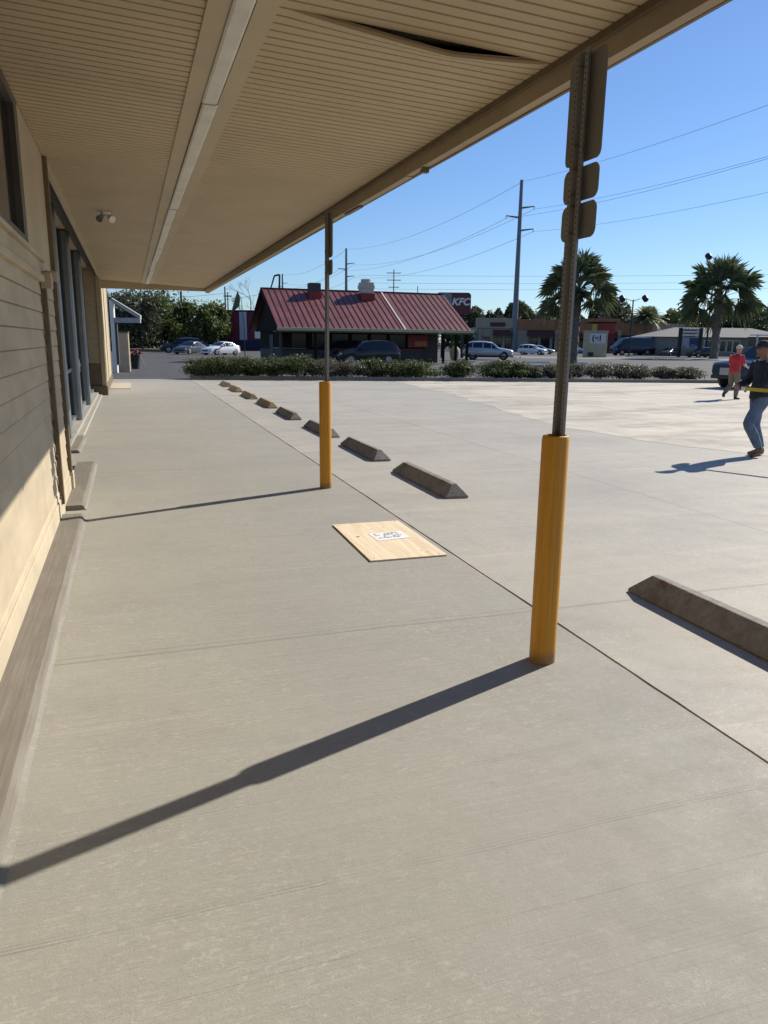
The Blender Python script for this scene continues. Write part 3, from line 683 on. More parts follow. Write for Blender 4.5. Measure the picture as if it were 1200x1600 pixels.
for i,(px,r,h,k,lab) in enumerate(hs):
    f = (px-296)/(1130-296); 
    g0 = ground(px, 593.5+f*5); loc = g0 + kn*(1.05)
    loc.z = 0.07
    rnd = random.Random(200+i); t = thing('shrub', lab, 'shrub', loc, math.atan2(kd.y,kd.x), HG)
    b = MB(); crown(b, (0,0,h*0.5), (r*0.82,0.66,h*0.40), 8000 if not k else 5200, 0.045, rnd, clumps=44, spread=0.42)
    b.build('leaves', F_hedge2 if k else F_hedge, t)
    b = MB()
    for j in range(9): a = rnd.uniform(0,6.28); b.tube([(0.1*math.cos(a)*r,0.1*math.sin(a),-0.05),(0.5*r*math.cos(a),0.3*math.sin(a),h*0.55),(0.75*r*math.cos(a)*rnd.random(),0.4*math.sin(a),h*0.85)],[0.02,0.013,0.005],5)
    b.build('stems', M_bark, t)

# palms
def fan(mb, mp, o, az, el, L, R_, rnd, droop):
    d = Vector((math.cos(az)*math.cos(el), math.sin(az)*math.cos(el), math.sin(el)))
    p0 = o; p1 = o + d*L*0.55 + Vector((0,0,0.02*L)); p2 = o + d*L - Vector((0,0,droop*L*0.25))
    mp.tube([p0,p1,p2],[0.045,0.03,0.022],5)
    dd = (p2-p1).normalized(); side = dd.cross(Vector((0,0,1))); side = side.normalized() if side.length > 1e-3 else Vector((1,0,0)); side = Matrix.Rotation(rnd.uniform(-1.1,1.1), 3, dd) @ side; up = side.cross(dd)
    nb = 17
    for i in range(nb):
        a = R(-105 + 210*i/(nb-1)) + rnd.gauss(0,0.05)
        v = (dd*math.cos(a) + side*math.sin(a)); Lb = R_*(0.78+0.3*math.cos(a*0.8))*rnd.uniform(0.85,1.1)
        w = R_*0.038; n = v.cross(up).normalized()
        q1 = p2 + v*Lb*0.5 + up*0.05*R_; q2 = p2 + v*Lb + Vector((0,0,-1))*Lb*(0.06+droop*0.9+rnd.uniform(0,0.14))
        mb.add([p2, q1+n*w, q1-n*w, q2], [(0,1,3),(0,3,2)])
        mb.add([q1+n*w, q1-n*w, q1+up*w*0.7], [(0,1,2)])
def fan_palm(label, loc, hc, rc, seed, tr=0.4):
    rnd = random.Random(seed); t = thing('fan_palm', label, 'palm tree', loc)
    mb, mp = MB(), MB(); o = Vector((0,0,hc))
    nF = 46
    for i in range(nF):
        u = (i+0.5)/nF; el = R(86 - 108*u) ; az = i*2.39996+rnd.gauss(0,0.2)
        L = rc*rnd.uniform(0.48,0.66); fan(mb, mp, o+Vector((0,0,-0.02*i*rc*0.12)), az, el+rnd.gauss(0,0.10), L, rc*0.44, rnd, 0.02+0.30*u)
    mb.build('fronds', F_palm, t); mp.build('petioles', M_petiole, t)
    b = MB(); prof = []
    nz = 26
    for k in range(nz+1):
        z = hc*k/nz; r = tr*(1.25 if k == 0 else 1.0)*(1+0.10*math.sin(k*1.7)) * (1.0 if z < hc*0.72 else 1.0+0.35*(z/hc-0.72)/0.28); prof.append((r, z))
    b.lathe(prof, 14)
    for k in range(60):
        z = hc*rnd.uniform(0.45,1.0); a = rnd.uniform(0,6.28); r = tr*1.0; c = Vector((r*math.cos(a), r*math.sin(a), z)); b.cyl(c, c+Vector((math.cos(a)*0.3*tr*1.4, math.sin(a)*0.3*tr*1.4, 0.75*tr)), 0.16*tr, 0.07*tr, 5)
    b.build('trunk', M_pbark, t)
    return t
fan_palm('broad fan palm half hidden behind the near sign post', base(898,62), pt(900,452,62).z, 3.2, 5, 0.30)
fan_palm('big fan palm with bare thick trunk right of the pylon sign', base(1117,96), pt(1120,462,96).z, 5.1, 6, 0.48)
fan_palm('small far fan palm beside the tall steel pole', base(808,190), pt(808,485,190).z, 2.7, 7, 0.4)
def date_palm(label, loc, hc, rc, seed):
    rnd = random.Random(seed); t = thing('date_palm', label, 'palm tree', loc); mb = MB()
    for i in range(60):
        az = i*2.4+rnd.gauss(0,.1); el = R(80-85*i/60); d = Vector((math.cos(az)*math.cos(el), math.sin(az)*math.cos(el), math.sin(el)))
        side = Vector((-math.sin(az), math.cos(az), 0)); prev = Vector((0,0,hc))
        for k in range(1,8):
            u = k/7; p = Vector((0,0,hc)) + d*rc*u - Vector((0,0,rc*0.45*u*u))
            for s_ in (-1,1):
                tip = p + side*s_*rc*0.22*(1-0.5*u) + d*rc*0.14 - Vector((0,0,0.12*rc)); mb.add([prev, p, tip], [(0,1,2)])
            mb.add([prev, p, p+Vector((0,0,-0.05))], [(0,1,2)]); prev = p
    mb.build('fronds', F_palm, t); b = MB(); b.lathe([(0.5,0),(0.42,hc*0.3),(0.45,hc*0.7),(0.6,hc)], 12); b.build('trunk', M_pbark, t, smooth=True)
date_palm('short feathery date palm behind the blue van', base(1006,150), pt(1006,497,150).z, 4.3, 3)

# ------------------------------------------------------------------ vehicles
M_tyre = mat('tyre', (0.02,0.02,0.02), 0.85); M_rim = mat('alloy_rim', (0.35,0.35,0.36), 0.35, metal=0.8)
M_cglass = paint('car_glass', (0.015,0.018,0.022), 0.05, 0.0)
M_head = paint('headlight_lens', (0.55,0.56,0.58), 0.1, 0.2); M_tail = paint('tail_light_lens', (0.35,0.02,0.015), 0.2, 0.0)
M_plast = mat('black_plastic', (0.025,0.025,0.027), 0.6)
KIND = {
 'sedan': (dict(st=[(2.32,.38,.56,.60,.62,.5),(2.15,.22,.64,.72,.82,.70),(1.2,.20,.78,.90,.90,.76),(.78,.20,.84,.98,.91,.74),(0.02,.20,.88,1.41,.92,.64),(-.55,.20,.89,1.46,.92,.63),(-1.15,.20,.90,1.40,.92,.63),(-1.72,.21,.92,1.10,.89,.70),(-2.2,.24,.90,1.02,.82,.70),(-2.35,.40,.74,.82,.70,.6)], g=(3,7), wr=.33, wx=(1.40,-1.42))),
 'suv': (dict(st=[(2.35,.42,.70,.78,.66,.55),(2.2,.28,.82,.92,.86,.74),(1.3,.26,.96,1.08,.93,.80),(.95,.26,1.0,1.12,.94,.78),(0.3,.26,1.02,1.62,.95,.68),(-.5,.26,1.04,1.72,.95,.68),(-1.5,.26,1.06,1.70,.95,.68),(-2.05,.28,1.08,1.58,.93,.66),(-2.32,.32,1.05,1.16,.88,.74),(-2.42,.45,.80,.92,.80,.7)], g=(3,8), wr=.37, wx=(1.45,-1.45))),
 'van': (dict(st=[(2.9,.45,.80,.90,.80,.7),(2.75,.30,.98,1.15,.95,.85),(2.2,.28,1.12,1.5,1.0,.86),(1.5,.28,1.2,2.25,1.02,.82),(0.3,.28,1.2,2.42,1.02,.84),(-1.6,.28,1.2,2.42,1.02,.84),(-2.8,.28,1.2,2.38,1.0,.84),(-2.95,.40,1.2,2.1,.96,.84)], g=(2,6), wr=.38, wx=(1.9,-1.8))),
 'pickup': (dict(st=[(2.65,.55,.90,1.0,.84,.76),(2.5,.42,1.0,1.10,.93,.86),(1.4,.40,1.06,1.20,.96,.86),(1.15,.40,1.08,1.24,.96,.84),(.55,.40,1.10,1.80,.97,.70),(-.35,.40,1.10,1.86,.97,.70),(-.95,.40,1.10,1.80,.97,.70),(-1.02,.40,1.10,1.22,.96,.90),(-2.6,.42,1.10,1.2,.96,.92),(-2.68,.5,1.0,1.15,.94,.9)], g=(3,7), wr=.42, wx=(1.65,-1.65))),
}
def car(name, kind, label, loc, rz, m, scale=1.0, group='vehicles beyond the hedge', low=None, rack=False, cat='car'):
    K = KIND[kind]; st = K['st']; t = thing(name, label, cat, loc, rz, group); t.scale = (scale,)*3
    # body loft: each section has 9 points from left sill over the roof to right sill
    b = MB(); secs = []
    for (x, zb, zm, zt, wm, wt) in st:
        zw = zb + (zm-zb)*0.45
        h = [(-wm*0.93, zb), (-wm*1.01, zw), (-wm*0.985, zm), (-wt-(wm-wt)*0.12, zt-0.07*(zt-zm)-0.01), (-wt*0.72, zt), (0, zt+0.02)]
        sec = h + [(-p[0], p[1]) for p in reversed(h[:-1])]
        secs.append([Vector((x, y, z)) for y, z in sec])
    n = len(secs[0]); vs = [v for s_ in secs for v in s_]; fs = []
    for k in range(len(secs)-1):
        for i in range(n-1): fs.append((k*n+i, k*n+i+1, (k+1)*n+i+1, (k+1)*n+i))
        fs.append((k*n+n-1, k*n, (k+1)*n, (k+1)*n+n-1))
    fs += [tuple(range(n)), tuple(range((len(secs)-1)*n, len(secs)*n))]
    b.add(vs, fs); bo = b.build('body', m, t, smooth=True, bevel=0)
    g0, g1 = K['g']
    def sp(k, i, u): return secs[k][i].lerp(secs[k][i+1], u)
    off = 0.008
    for s_ in (-1, 1):           # side glass
        for (ka, kb) in [(k, k+1) for k in range(g0, g1)]:
            q = []
            for (k, e) in ((ka, 0.06), (kb, 0.94)):
                for u in (0.10, 0.90):
                    A = sp(ka, 2, u).lerp(sp(kb, 2, u), e); q.append(Vector((A.x, (A.y-off)*-s_, A.z)))
            b = MB(); b.add([q[0], q[1], q[3], q[2]], [(0,1,2,3)]); b.build('side_window', M_cglass, t)
    def cross(ka, kb, ua, ub, nm):
        q = []
        for u in (ua, ub):
            for i in (3,4,5,6,7):
                A = secs[ka][i].lerp(secs[kb][i], u); q.append(A*1.0)
        c = Vector((0,0,0.6)); q = [p + Vector((0.012 if ka < 5 and kb<=5 else -0.012, 0, 0.012)) for p in q]
        b = MB(); b.add(q, [(i, i+1, i+6, i+5) for i in range(4)]); b.build(nm, M_cglass, t)
    cross(g0, g0+1, 0.10, 0.92, 'windscreen'); cross(g1-1, g1, 0.12, 0.90, 'rear_window')
    wr = K['wr']
    for x in K['wx']:
        for s_ in (-1, 1):
            wy = 0.80*s_*(st[3][4]/0.91)
            b = MB(); b.cyl((x, wy+0.085*s_+0.012*s_, wr*1.04), (x, wy-0.02*s_, wr*1.04), wr*1.14, wr*1.14, 20); b.build('wheel_arch', M_plast, t)
            w = MB(); w.cyl((x, wy-0.10*s_, wr), (x, wy+0.115*s_, wr), wr, wr, 22); wo_ = w.build('wheel', M_tyre, t, bevel=0.02)
            b = MB(); b.cyl((x, wy+0.11*s_, wr), (x, wy+0.124*s_, wr), wr*0.66, wr*0.60, 14); b.build('rim', M_rim, wo_)
    f, f2 = st[0], st[1]; r_, r2 = st[-1], st[-2]
    for s_ in (-1,1):
        b = MB(); y0, y1 = sorted((s_*f2[4]*0.60, s_*f2[4]*1.0)); b.box(f2[0]-0.12, f2[0]+0.06, y0, y1, f2[2]-0.13, f2[2]+0.0); b.build('headlight', M_head, t, bevel=0.02)
        b = MB(); y0, y1 = sorted((s_*r2[4]*0.68, s_*(r2[4]*1.0+0.005))); b.box(r_[0]+0.02, r2[0]+0.18, y0, y1, r2[2]-0.18, r2[2]+0.02); b.build('tail_light', M_tail, t, bevel=0.02)
        k = g0; b = MB(); y0, y1 = sorted((s_*st[k][4]*0.98, s_*(st[k][4]+0.16))); b.box(st[k][0]-0.28, st[k][0]-0.16, y0, y1, st[k][3]-0.02, st[k][3]+0.12); b.build('wing_mirror', m if kind != 'pickup' else M_plast, t, bevel=0.02)
    b = MB(); b.box(f[0]-0.04, f[0]+0.03, -0.42, 0.42, f[1]+0.02, f[2]-0.02); b.build('grille', M_rim if kind == 'pickup' else M_plast, t, bevel=0.01)
    b = MB(); b.box(f2[0]-0.02, f[0]-0.0, -f2[4]*0.96, f2[4]*0.96, f2[1]-0.02, f2[1]+0.15); b.build('bumper', low or m, t, bevel=0.03)
    b = MB(); b.box(r_[0]+0.02, r2[0]+0.05, -r2[4]*0.98, r2[4]*0.98, r2[1]-0.02, r2[1]+0.20); b.build('bumper', low or m, t, bevel=0.03)
    if low:
        b = MB(); b.box(st[-2][0]+0.3, st[1][0]-0.3, -st[3][4]*1.0-0.012, st[3][4]*1.0+0.012, st[3][1]-0.02, st[3][1]+0.16); b.build('sill_cladding', low, t, bevel=0.02)
    if rack:
        for s_ in (-1,1):
            b = MB(); b.tube([(0.1,s_*0.62,1.70),(-0.5,s_*0.64,1.78),(-1.6,s_*0.62,1.76)],0.02,6); b.build('roof_rail', M_rim, t)
    return t
P_white = paint('white_paintwork', (0.75,0.76,0.78), 0.25, 0.0); P_silver = paint('silver_paintwork', (0.42,0.45,0.50), 0.28, 0.5)
P_black = paint('black_paintwork', (0.012,0.012,0.016), 0.18, 0.1); P_navy = paint('navy_paintwork', (0.012,0.022,0.05), 0.2, 0.2); P_grey = paint('grey_paintwork', (0.08,0.09,0.10), 0.25, 0.4)
Y0 = YAW
# rz: heading of the car's nose; Y0 = image right, Y0+pi = image left, Y0-90deg = towards the camera
car('parked_car','sedan','white sedan parked nose left in front of the red and white building', base(344,86), Y0+R(236), P_white)
car('parked_car','sedan','dark sedan facing the camera, left of the white sedan', base(296,88), Y0+R(252), P_grey)
car('parked_car','suv','black boxy car farthest left, half hidden behind the dark sedan', base(282,96), Y0+R(200), P_black, 1.08)
car('parked_car','sedan','grey car seen between the dark sedan and the white sedan', base(316,97), Y0+R(20), P_grey, 1.0)
car('parked_car','suv','dark suv parked tail right in front of the red roofed restaurant', base(571,57), Y0+R(203), P_black, 1.03)
car('parked_car','suv','silver white suv facing right beside the tall steel pole', base(764,77), Y0+R(-10), P_silver, 1.05, low=M_plast, rack=True)
car('parked_car','suv','white compact car facing right behind the near sign post, in the far lot', base(833,112), Y0+R(-28), P_white, 0.86)
car('parked_car','sedan','second pale car tucked behind the white compact one', base(846,121), Y0+R(-20), P_silver, 0.92)
car('parked_car','sedan','dark car partly hidden between the near sign post and the cream sign board', base(897,115), Y0+R(-60), P_navy, 1.0)
car('shuttle_van','van','dark blue shuttle van behind the cream sign board', base(988,118), Y0+R(190), P_navy, 1.12, cat='van')
car('parked_car','sedan','dark teal car parked left of the pylon sign', base(1047,116), Y0+R(225), P_grey, 0.86)
car('parked_car','sedan','car with bright windscreen left of the big palm trunk', base(1098,104), Y0+R(200), P_black, 0.95)
car('pickup_truck','pickup','dark blue pickup truck behind the man in red', base(1207,31.5), Y0+R(207), P_navy, 0.93, low=M_plast, cat='truck')

# ------------------------------------------------------------------ red roofed restaurant
def seam_roof():
    m, nt, bs = newmat('red_metal_roof'); co = coords(nt)
    n = noise_n(nt, co, 0.8, 5, 0.6); c = mixc(nt, ramp(nt, n, 0.35, 0.65), (0.155,0.045,0.042), (0.235,0.078,0.072))
    st = noise_n(nt, co, 1.0, 4, 0.7, (6, 0.5, 0.5)); c = mixc(nt, math_n(nt,'MULTIPLY',ramp(nt, st, 0.55, 0.75),0.4), c, (0.14,0.035,0.035))
    nt.links.new(c, bs.inputs['Base Color']); bs.inputs['Roughness'].default_value = 0.5; return m
M_redroof = seam_roof(); M_seam = mat('roof_seam', (0.125,0.038,0.036), 0.5); M_cream = mat('cream_gutter', (0.62,0.54,0.33), 0.6)
M_brown = mat('dark_brown_wood', (0.03,0.02,0.016), 0.95, spec=0.15); M_stucco = mat('grey_stucco', (0.085,0.08,0.078), 0.9); M_red = mat('red_trim', (0.30,0.03,0.025), 0.6)
th = R(20)
RO = base(410, 62); ra = YAW + th
rest = thing('restaurant', 'low restaurant with seamed dark red gable roof and cream gutter', 'building', (RO.x, RO.y, 0), ra)
LR, HW, RZ, EZ = 15.4, 5.9, 5.72, 2.55
b = MB(); b.add([(0,-HW,EZ),(LR+0.4,-HW,EZ),(LR+0.4,0,RZ),(0,0,RZ),(0,HW,EZ),(LR+0.4,HW,EZ),(0,-HW,EZ-0.1),(LR+0.4,-HW,EZ-0.1),(LR+0.4,0,RZ-0.1),(0,0,RZ-0.1),(0,HW,EZ-0.1),(LR+0.4,HW,EZ-0.1)],
  [(0,1,2,3),(3,2,5,4),(7,6,9,8),(8,9,10,11),(0,3,9,6),(3,4,10,9),(1,7,8,2),(2,8,11,5)])
b.cur = 1
x = 0.05
while x < LR+0.35:
    for s_ in (-1,1):
        b.add([(x-0.03,s_*HW,EZ+0.002),(x+0.03,s_*HW,EZ+0.002),(x+0.03,0,RZ+0.002),(x-0.03,0,RZ+0.002),(x-0.03,s_*HW,EZ+0.045),(x+0.03,s_*HW,EZ+0.045),(x+0.03,0,RZ+0.045),(x-0.03,0,RZ+0.045)], [(0,3,7,4),(1,5,6,2),(4,7,6,5),(0,4,5,1)])
    x += 0.485
b.box(-0.05, LR+0.45, -0.14, 0.14, RZ-0.02, RZ+0.045)
rf = b.build('roof', [M_redroof, M_seam], rest)
b = MB(); xx = 10.1; b.add([(xx-0.05,-HW,EZ+0.075),(xx+0.05,-HW,EZ+0.075),(xx+0.05,0,RZ+0.075),(xx-0.05,0,RZ+0.075)], [(0,1,2,3)]); b.build('white_seam', M_white, rf)
for (u, w, h1, h2, mm) in ((4.1,0.62,0.75,0.9,M_stucco),(8.5,0.70,0.95,1.3,mat('pale_vent',(0.62,0.56,0.45),0.6))):
    b = MB(); y_ = -0.9
    b.box(u-w*0.85, u+w*0.85, y_-w*0.85, y_+w*0.85, RZ-1.1, RZ-0.22); vb = b.build('vent_base', M_red, rf, bevel=0.05)
    b = MB(); b.box(u-w*0.72, u+w*0.72, y_-w*0.72, y_+w*0.72, RZ-0.22, RZ+h1-0.3)
    if h2 > 1: b.cyl((u,y_,RZ+h1-0.3),(u,y_,RZ+h2-0.4),w*0.62,w*0.62,16); b.box(u-w*0.8,u+w*0.8,y_-w*0.8,y_+w*0.8,RZ+0.15,RZ+0.42)
    b.build('vent_cap', mm, vb, bevel=0.02)
b = MB(); b.box(-0.05, LR+0.5, -HW-0.14, -HW+0.0, EZ-0.16, EZ+0.06); b.build('gutter', M_cream, rest, bevel=0.02)
b = MB(); b.box(0.05, LR+0.3, -HW+0.02, -HW+1.9, EZ-0.26, EZ-0.17); b.build('eave_soffit', mat('mossy_eave',(0.16,0.15,0.05),0.8), rest)
b = MB(); b.add([(0.5,-HW+0.3,EZ-0.17),(0.5,HW-0.3,EZ-0.17),(0.5,0,RZ-0.12),(0.62,-HW+0.3,EZ-0.17),(0.62,HW-0.3,EZ-0.17),(0.62,0,RZ-0.12)], [(0,1,2),(3,5,4),(0,3,4,1),(1,4,5,2),(2,5,3,0)]); b.build('gable_wall', M_brown, rest)
b = MB()
for s_ in (-1,1):
    b.add([(-0.06,s_*HW,EZ-0.28),(-0.06,s_*HW,EZ),(-0.06,0,RZ),(-0.06,0,RZ-0.30),(0.0,s_*HW,EZ-0.28),(0.0,s_*HW,EZ),(0.0,0,RZ),(0.0,0,RZ-0.30)], [(0,1,2,3),(4,7,6,5),(0,3,7,4),(1,5,6,2)])
b.build('barge_board', M_brown, rest)
b = MB(); b.box(0.7, LR-3.2, -HW+1.9, HW-1.2, 0, 1.0); b.build('lower_wall', M_stucco, rest)
b = MB(); b.box(0.72, LR-3.22, -HW+1.92, HW-1.22, 1.1, EZ+0.2); b.build('upper_wall', M_brown, rest)
b = MB(); b.box(4.8, LR-3.15, -HW+1.83, HW-1.15, 1.0, 1.1); b.build('red_ledge', M_red, rest)
x = 1.4; k = 0
while x < LR-4.2:
    if k < 7:
        b = MB(); b.box(x, x+1.45, -HW+1.86, -HW+1.92, 1.12, 2.28); w = b.build('window', M_brown, rest)
        b = MB(); b.box(x+0.08, x+1.37, -HW+1.84, -HW+1.86, 1.2, 2.2); b.build('pane', M_glassd, w)
    x += 1.6; k += 1
b = MB(); b.box(11.0, 12.7, -HW+1.80, -HW+1.84, 1.25, 2.2); b.cur = 1; b.box(11.6, 12.7, -HW+1.78, -HW+1.80, 1.32, 1.72); b.build('menu_poster', [M_red, mat('orange_print',(0.55,0.16,0.03),0.5)], rest)
for x in (0.35, 3.0, 13.6, 14.7, 15.7):
    b = MB(); b.box(x-0.09, x+0.09, -HW+0.5, -HW+0.68, 0, EZ-0.26); b.build('porch_post', M_brown if x != 0.35 else M_stucco, rest, bevel=0.01)
b = MB(); b.box(LR-3.0, LR-1.4, -HW+2.6, HW-1.4, 0.0, EZ-0.1); b.build('side_wall', M_stucco, rest)
b = MB(); b.box(0.66, 0.70, -1.0, 0.4, 0.1, 2.1); b.build('door', M_plast, rest)

# restaurant sign on pole (lettering kept)
sg = base(707, 84); sign = thing('pole_sign', 'rounded dark red board on a pole, white letters beside a grey picture panel', 'sign', (sg.x, sg.y, 0), YAW)
def zat(py, px, D): return pt(px, py, D).z
zt, zb_ = zat(457,707,84), zat(491,707,84)
W = 52*84/1170; H_ = zt-zb_+0.0
def board(name, w, h, r, d, m, par, x, z, y=0.0):
    b = MB(); pr = rrect(w, h, r); n = len(pr)
    b.add([(px+x,y,pz+z) for px,pz in pr]+[(px+x,y+d,pz+z) for px,pz in pr], [(i,(i+1)%n,n+(i+1)%n,n+i) for i in range(n)]+[tuple(range(n-1,-1,-1)),tuple(range(n,2*n))])
    return b.build(name, m, par)
cab = board('sign_cabinet', W, H_, 0.35, 0.5, mat('sign_red',(0.12,0.012,0.018),0.4,var=0.1), sign, 0, (zt+zb_)/2)
board('picture_panel', W*0.42, H_*0.94, 0.28, 0.03, mat('picture_grey',(0.04,0.045,0.055),0.4,c2=(0.55,0.56,0.58),scale=0.9), sign, -W*0.27, (zt+zb_)/2, -0.035)
text_mesh('lettering', 'KFC', 1.02, M_white, sign, (W*0.20, -0.03, (zt+zb_)/2+0.15), (R(90),0,0), 0.02, shear=0.25, sx=1.05, offset=0.035)
b = MB(); b.box(0.95, 1.25, 0.1, 0.4, 0, zb_); b.build('pole', M_plast, sign)
b = MB(); b.box(-1.25, -0.95, 0.1, 0.4, 0, zb_); b.build('pole', M_plast, sign)
b = board('lower_panel', W*0.42, 1.1, 0.25, 0.3, mat('lower_picture',(0.10,0.02,0.03),0.4,c2=(0.35,0.33,0.34),scale=1.2), sign, -W*0.12, zb_-0.62, 0.05)

# red / white / blue block left of the restaurant
def frame(px, D): p = base(px, D); return (p.x, p.y, 0)
bb = thing('striped_building', 'flat block in dark red with a white band and navy base left of the restaurant', 'building', frame(380,120), YAW)
k = 120/1170
b = MB(); b.box(-25*k, 45*k, 0, 6, 1.6, 5.9); w_ = b.build('wall', mat('wine_red',(0.17,0.012,0.03),0.7,var=0.15), bb)
b = MB(); b.box(-5*k, 6*k, -0.06, 0.0, 1.65, 6.0); b.build('white_band', mat('pale_band',(0.5,0.54,0.62),0.6), bb)
b = MB(); b.box(-25.5*k, 46*k, -0.1, 6, 0, 1.6); b.build('navy_base', mat('navy',(0.012,0.016,0.06),0.7), bb)
b = MB(); b.box(18*k, 28*k, -0.15, -0.02, 1.9, 3.0); b.build('white_box', M_white, bb)
b = MB(); b.box(-25.5*k, 45.4*k, -0.08, 6.05, 5.9, 6.15); b.build('parapet', M_brown, bb)
br = thing('brick_outbuilding', 'low dark brick outbuilding under the trees left of the striped block', 'building', frame(335,124), YAW)
b = MB(); b.box(-1.9,1.9,0,3,0,3.6); b.build('wall', mat('dark_brick',(0.12,0.045,0.035),0.9,var=0.5,scale=4), br)
b = MB(); b.box(-2.1,2.1,-0.4,3.2,3.6,3.8); b.build('roof', M_brown, br)
b = MB(); b.box(-1.2,-0.3,-0.04,0,0,2.1); b.build('door', M_plast, br)
b = MB(); b.box(0.3,1.3,-0.04,0,1.2,2.2); b.build('window', M_cglass, br)

# orange shop row
row = thing('shop_row', 'long low shop row with orange parapet and brown awnings across the far lot', 'building', frame(903,150), YAW)
k = 150/1170
M_or = mat('orange_stucco',(0.36,0.17,0.08),0.9,var=0.25,scale=0.6); M_be = mat('beige_stucco',(0.42,0.34,0.25),0.9,var=0.2,scale=0.6); M_aw = mat('brown_awning',(0.13,0.035,0.03),0.8)
b = MB(); b.box(-155*k, 160*k, 0, 14, 0, 4.6); b.build('wall', M_be, row)
for i,(x0,x1,z0,z1,mm) in enumerate(((-155,-96,4.4,6.3,M_be),(-96,-36,4.2,6.1,M_or),(-36,8,4.2,6.2,M_or),(8,62,4.0,6.4,M_or),(62,110,3.6,5.6,M_or),(110,160,3.6,5.5,M_be))):
    b = MB(); b.box(x0*k+0.02, x1*k-0.02, -0.35, 2, z0, z1); b.build('parapet', mm, row, bevel=0.03)
for x0, x1, z0, z1 in ((-130,-104,3.0,4.1),(-78,-38,3.0,4.1),(-30,4,3.0,3.9),(12,58,2.9,3.9),(66,106,2.6,3.4)):
    b = MB(); b.prism([(0,0),(0,0)] ,0) if False else b.add([(x0*k,-1.5,z0),(x1*k,-1.5,z0),(x1*k,-0.01,z1),(x0*k,-0.01,z1),(x0*k,-0.01,z0),(x1*k,-0.01,z0)], [(0,1,2,3),(0,4,5,1),(0,3,4),(1,5,2)]); b.build('awning', M_aw, row)
for i in range(17):
    x = (-148+18.2*i)*k
    if i in (3,10): continue
    b = MB(); b.box(x, x+1.75, -0.04, 0.0, 0.3, 2.75); w_ = b.build('shop_window', M_brown, row)
    b = MB(); b.box(x+0.08, x+0.84, -0.06, -0.04, 0.4, 2.65); b.box(x+0.9, x+1.67, -0.06, -0.04, 0.4, 2.65); b.build('pane', M_cglass, w_)
for x in (-150,-98,-34,9,61,108,157):
    b = MB(); b.box(x*k-0.28, x*k+0.28, -0.4, 0, 0, 4.2); b.build('pier', M_be, row)
b = MB(); b.box(-16*k, 2*k, -0.42, -0.36, 5.2, 5.9); b.build('fascia_sign', mat('blue_sign',(0.10,0.20,0.35),0.5), row)
b = MB(); b.box(-135*k, -112*k, -0.42, -0.36, 4.7, 5.5); b.build('fascia_sign', M_aw, row)
for x in (-120,-60,-10,40,90): b = MB(); b.box(x*k,(x+9)*k,3,5,4.6,7.0); b.build('roof_unit', M_stucco, row)
# red roofed pavilion right of near post
pv = thing('red_pavilion', 'small red fronted pavilion behind the cream sign board', 'building', frame(941,135), YAW)
k = 135/1170
b = MB(); b.box(-16*k, 18*k, 0, 4, 0, 4.0); b.build('wall', M_aw, pv)
b = MB(); b.box(-8*k, 17*k, -0.4, 0, 3.3, 5.2); b.build('sign_face', M_red, pv)
b = MB(); b.box(-17*k, 19*k, -0.5, 4.2, 5.2, 5.4) ; b.build('roof', M_brown, pv)
b = MB(); b.box(-17*k, -11*k, -0.4, -0.05, 3.0, 5.0); b.build('yellow_panel', mat('yellow_panel',(0.55,0.42,0.05),0.6), pv)
# cream monument sign
ms = thing('monument_sign', 'cream block sign with white face panel and three dark characters', 'sign', frame(932,98), YAW+R(4))
k = 98/1170
M_crm = mat('cream_block_wall',(0.50,0.43,0.28),0.9,var=0.25,scale=1.5)
b = MB(); b.box(-17.5*k, 17*k, 0, 0.8, 0, 3.05); b.build('block_base', M_crm, ms, bevel=0.02)
b = MB(); b.box(-18.5*k, 18*k, -0.06, 0.86, 3.05, 3.3); b.build('cap', M_be, ms, bevel=0.02)
b = MB(); b.box(-11*k, 14*k, -0.07, 0.0, 1.72, 2.98); b.build('face_panel', mat('white_panel',(0.62,0.63,0.66),0.5), ms)
for i,(ch, s_) in enumerate((('(',0.9),('e',1.0),('l',0.9))):
    text_mesh('character', ch, s_, M_plast, ms, (-6*k+i*5.5*k, -0.085, 2.35), (R(90),0,0), 0.01, offset=0.04)
b = MB(); b.box(-12*k, -4*k, -0.05, 0.0, 0.1, 0.6); b.build('vent_grille', M_plast, ms)
# beige single storey building
bg_ = thing('beige_building', 'long beige single storey building with grey hip roof at the far right', 'building', frame(1120,118), YAW)
k = 118/1170
b = MB(); b.box(-95*k, 120*k, 0, 10, 0, 2.9); b.build('wall', mat('beige_wall',(0.30,0.27,0.23),0.9,var=0.15), bg_)
b = MB(); x0, x1 = -100*k, 124*k; b.add([(x0,-0.6,2.85),(x1,-0.6,2.85),(x1,10.6,2.85),(x0,10.6,2.85),(x0+5.2,5,4.35),(x1-5.2,5,4.35)], [(0,1,5,4),(1,2,5),(2,3,4,5),(3,0,4),(0,3,2,1)]); b.build('roof', mat('grey_shingle',(0.22,0.21,0.20),0.9,var=0.2), bg_)
for i,(px,w,z0,z1) in enumerate(((-19,14,0.5,2.3),(5,8,0.7,2.3),(16,7,0.7,2.3),(25,9,0.6,2.3),(50,10,0.4,2.3),(66,10,0.6,2.2))):
    b = MB(); b.box(px*k-0.08, (px+w)*k+0.08, -0.05, 0.0, z0-0.08, z1+0.08); w_ = b.build('window', M_white if i != 4 else M_red, bg_)
    b = MB(); b.box(px*k, (px+w)*k, -0.07, -0.05, z0, z1); b.build('pane', M_cglass, w_)
b = MB(); b.box(48*k, 140*k, -2.2, 0, 3.15, 3.3); b.build('flat_canopy', M_white, bg_)
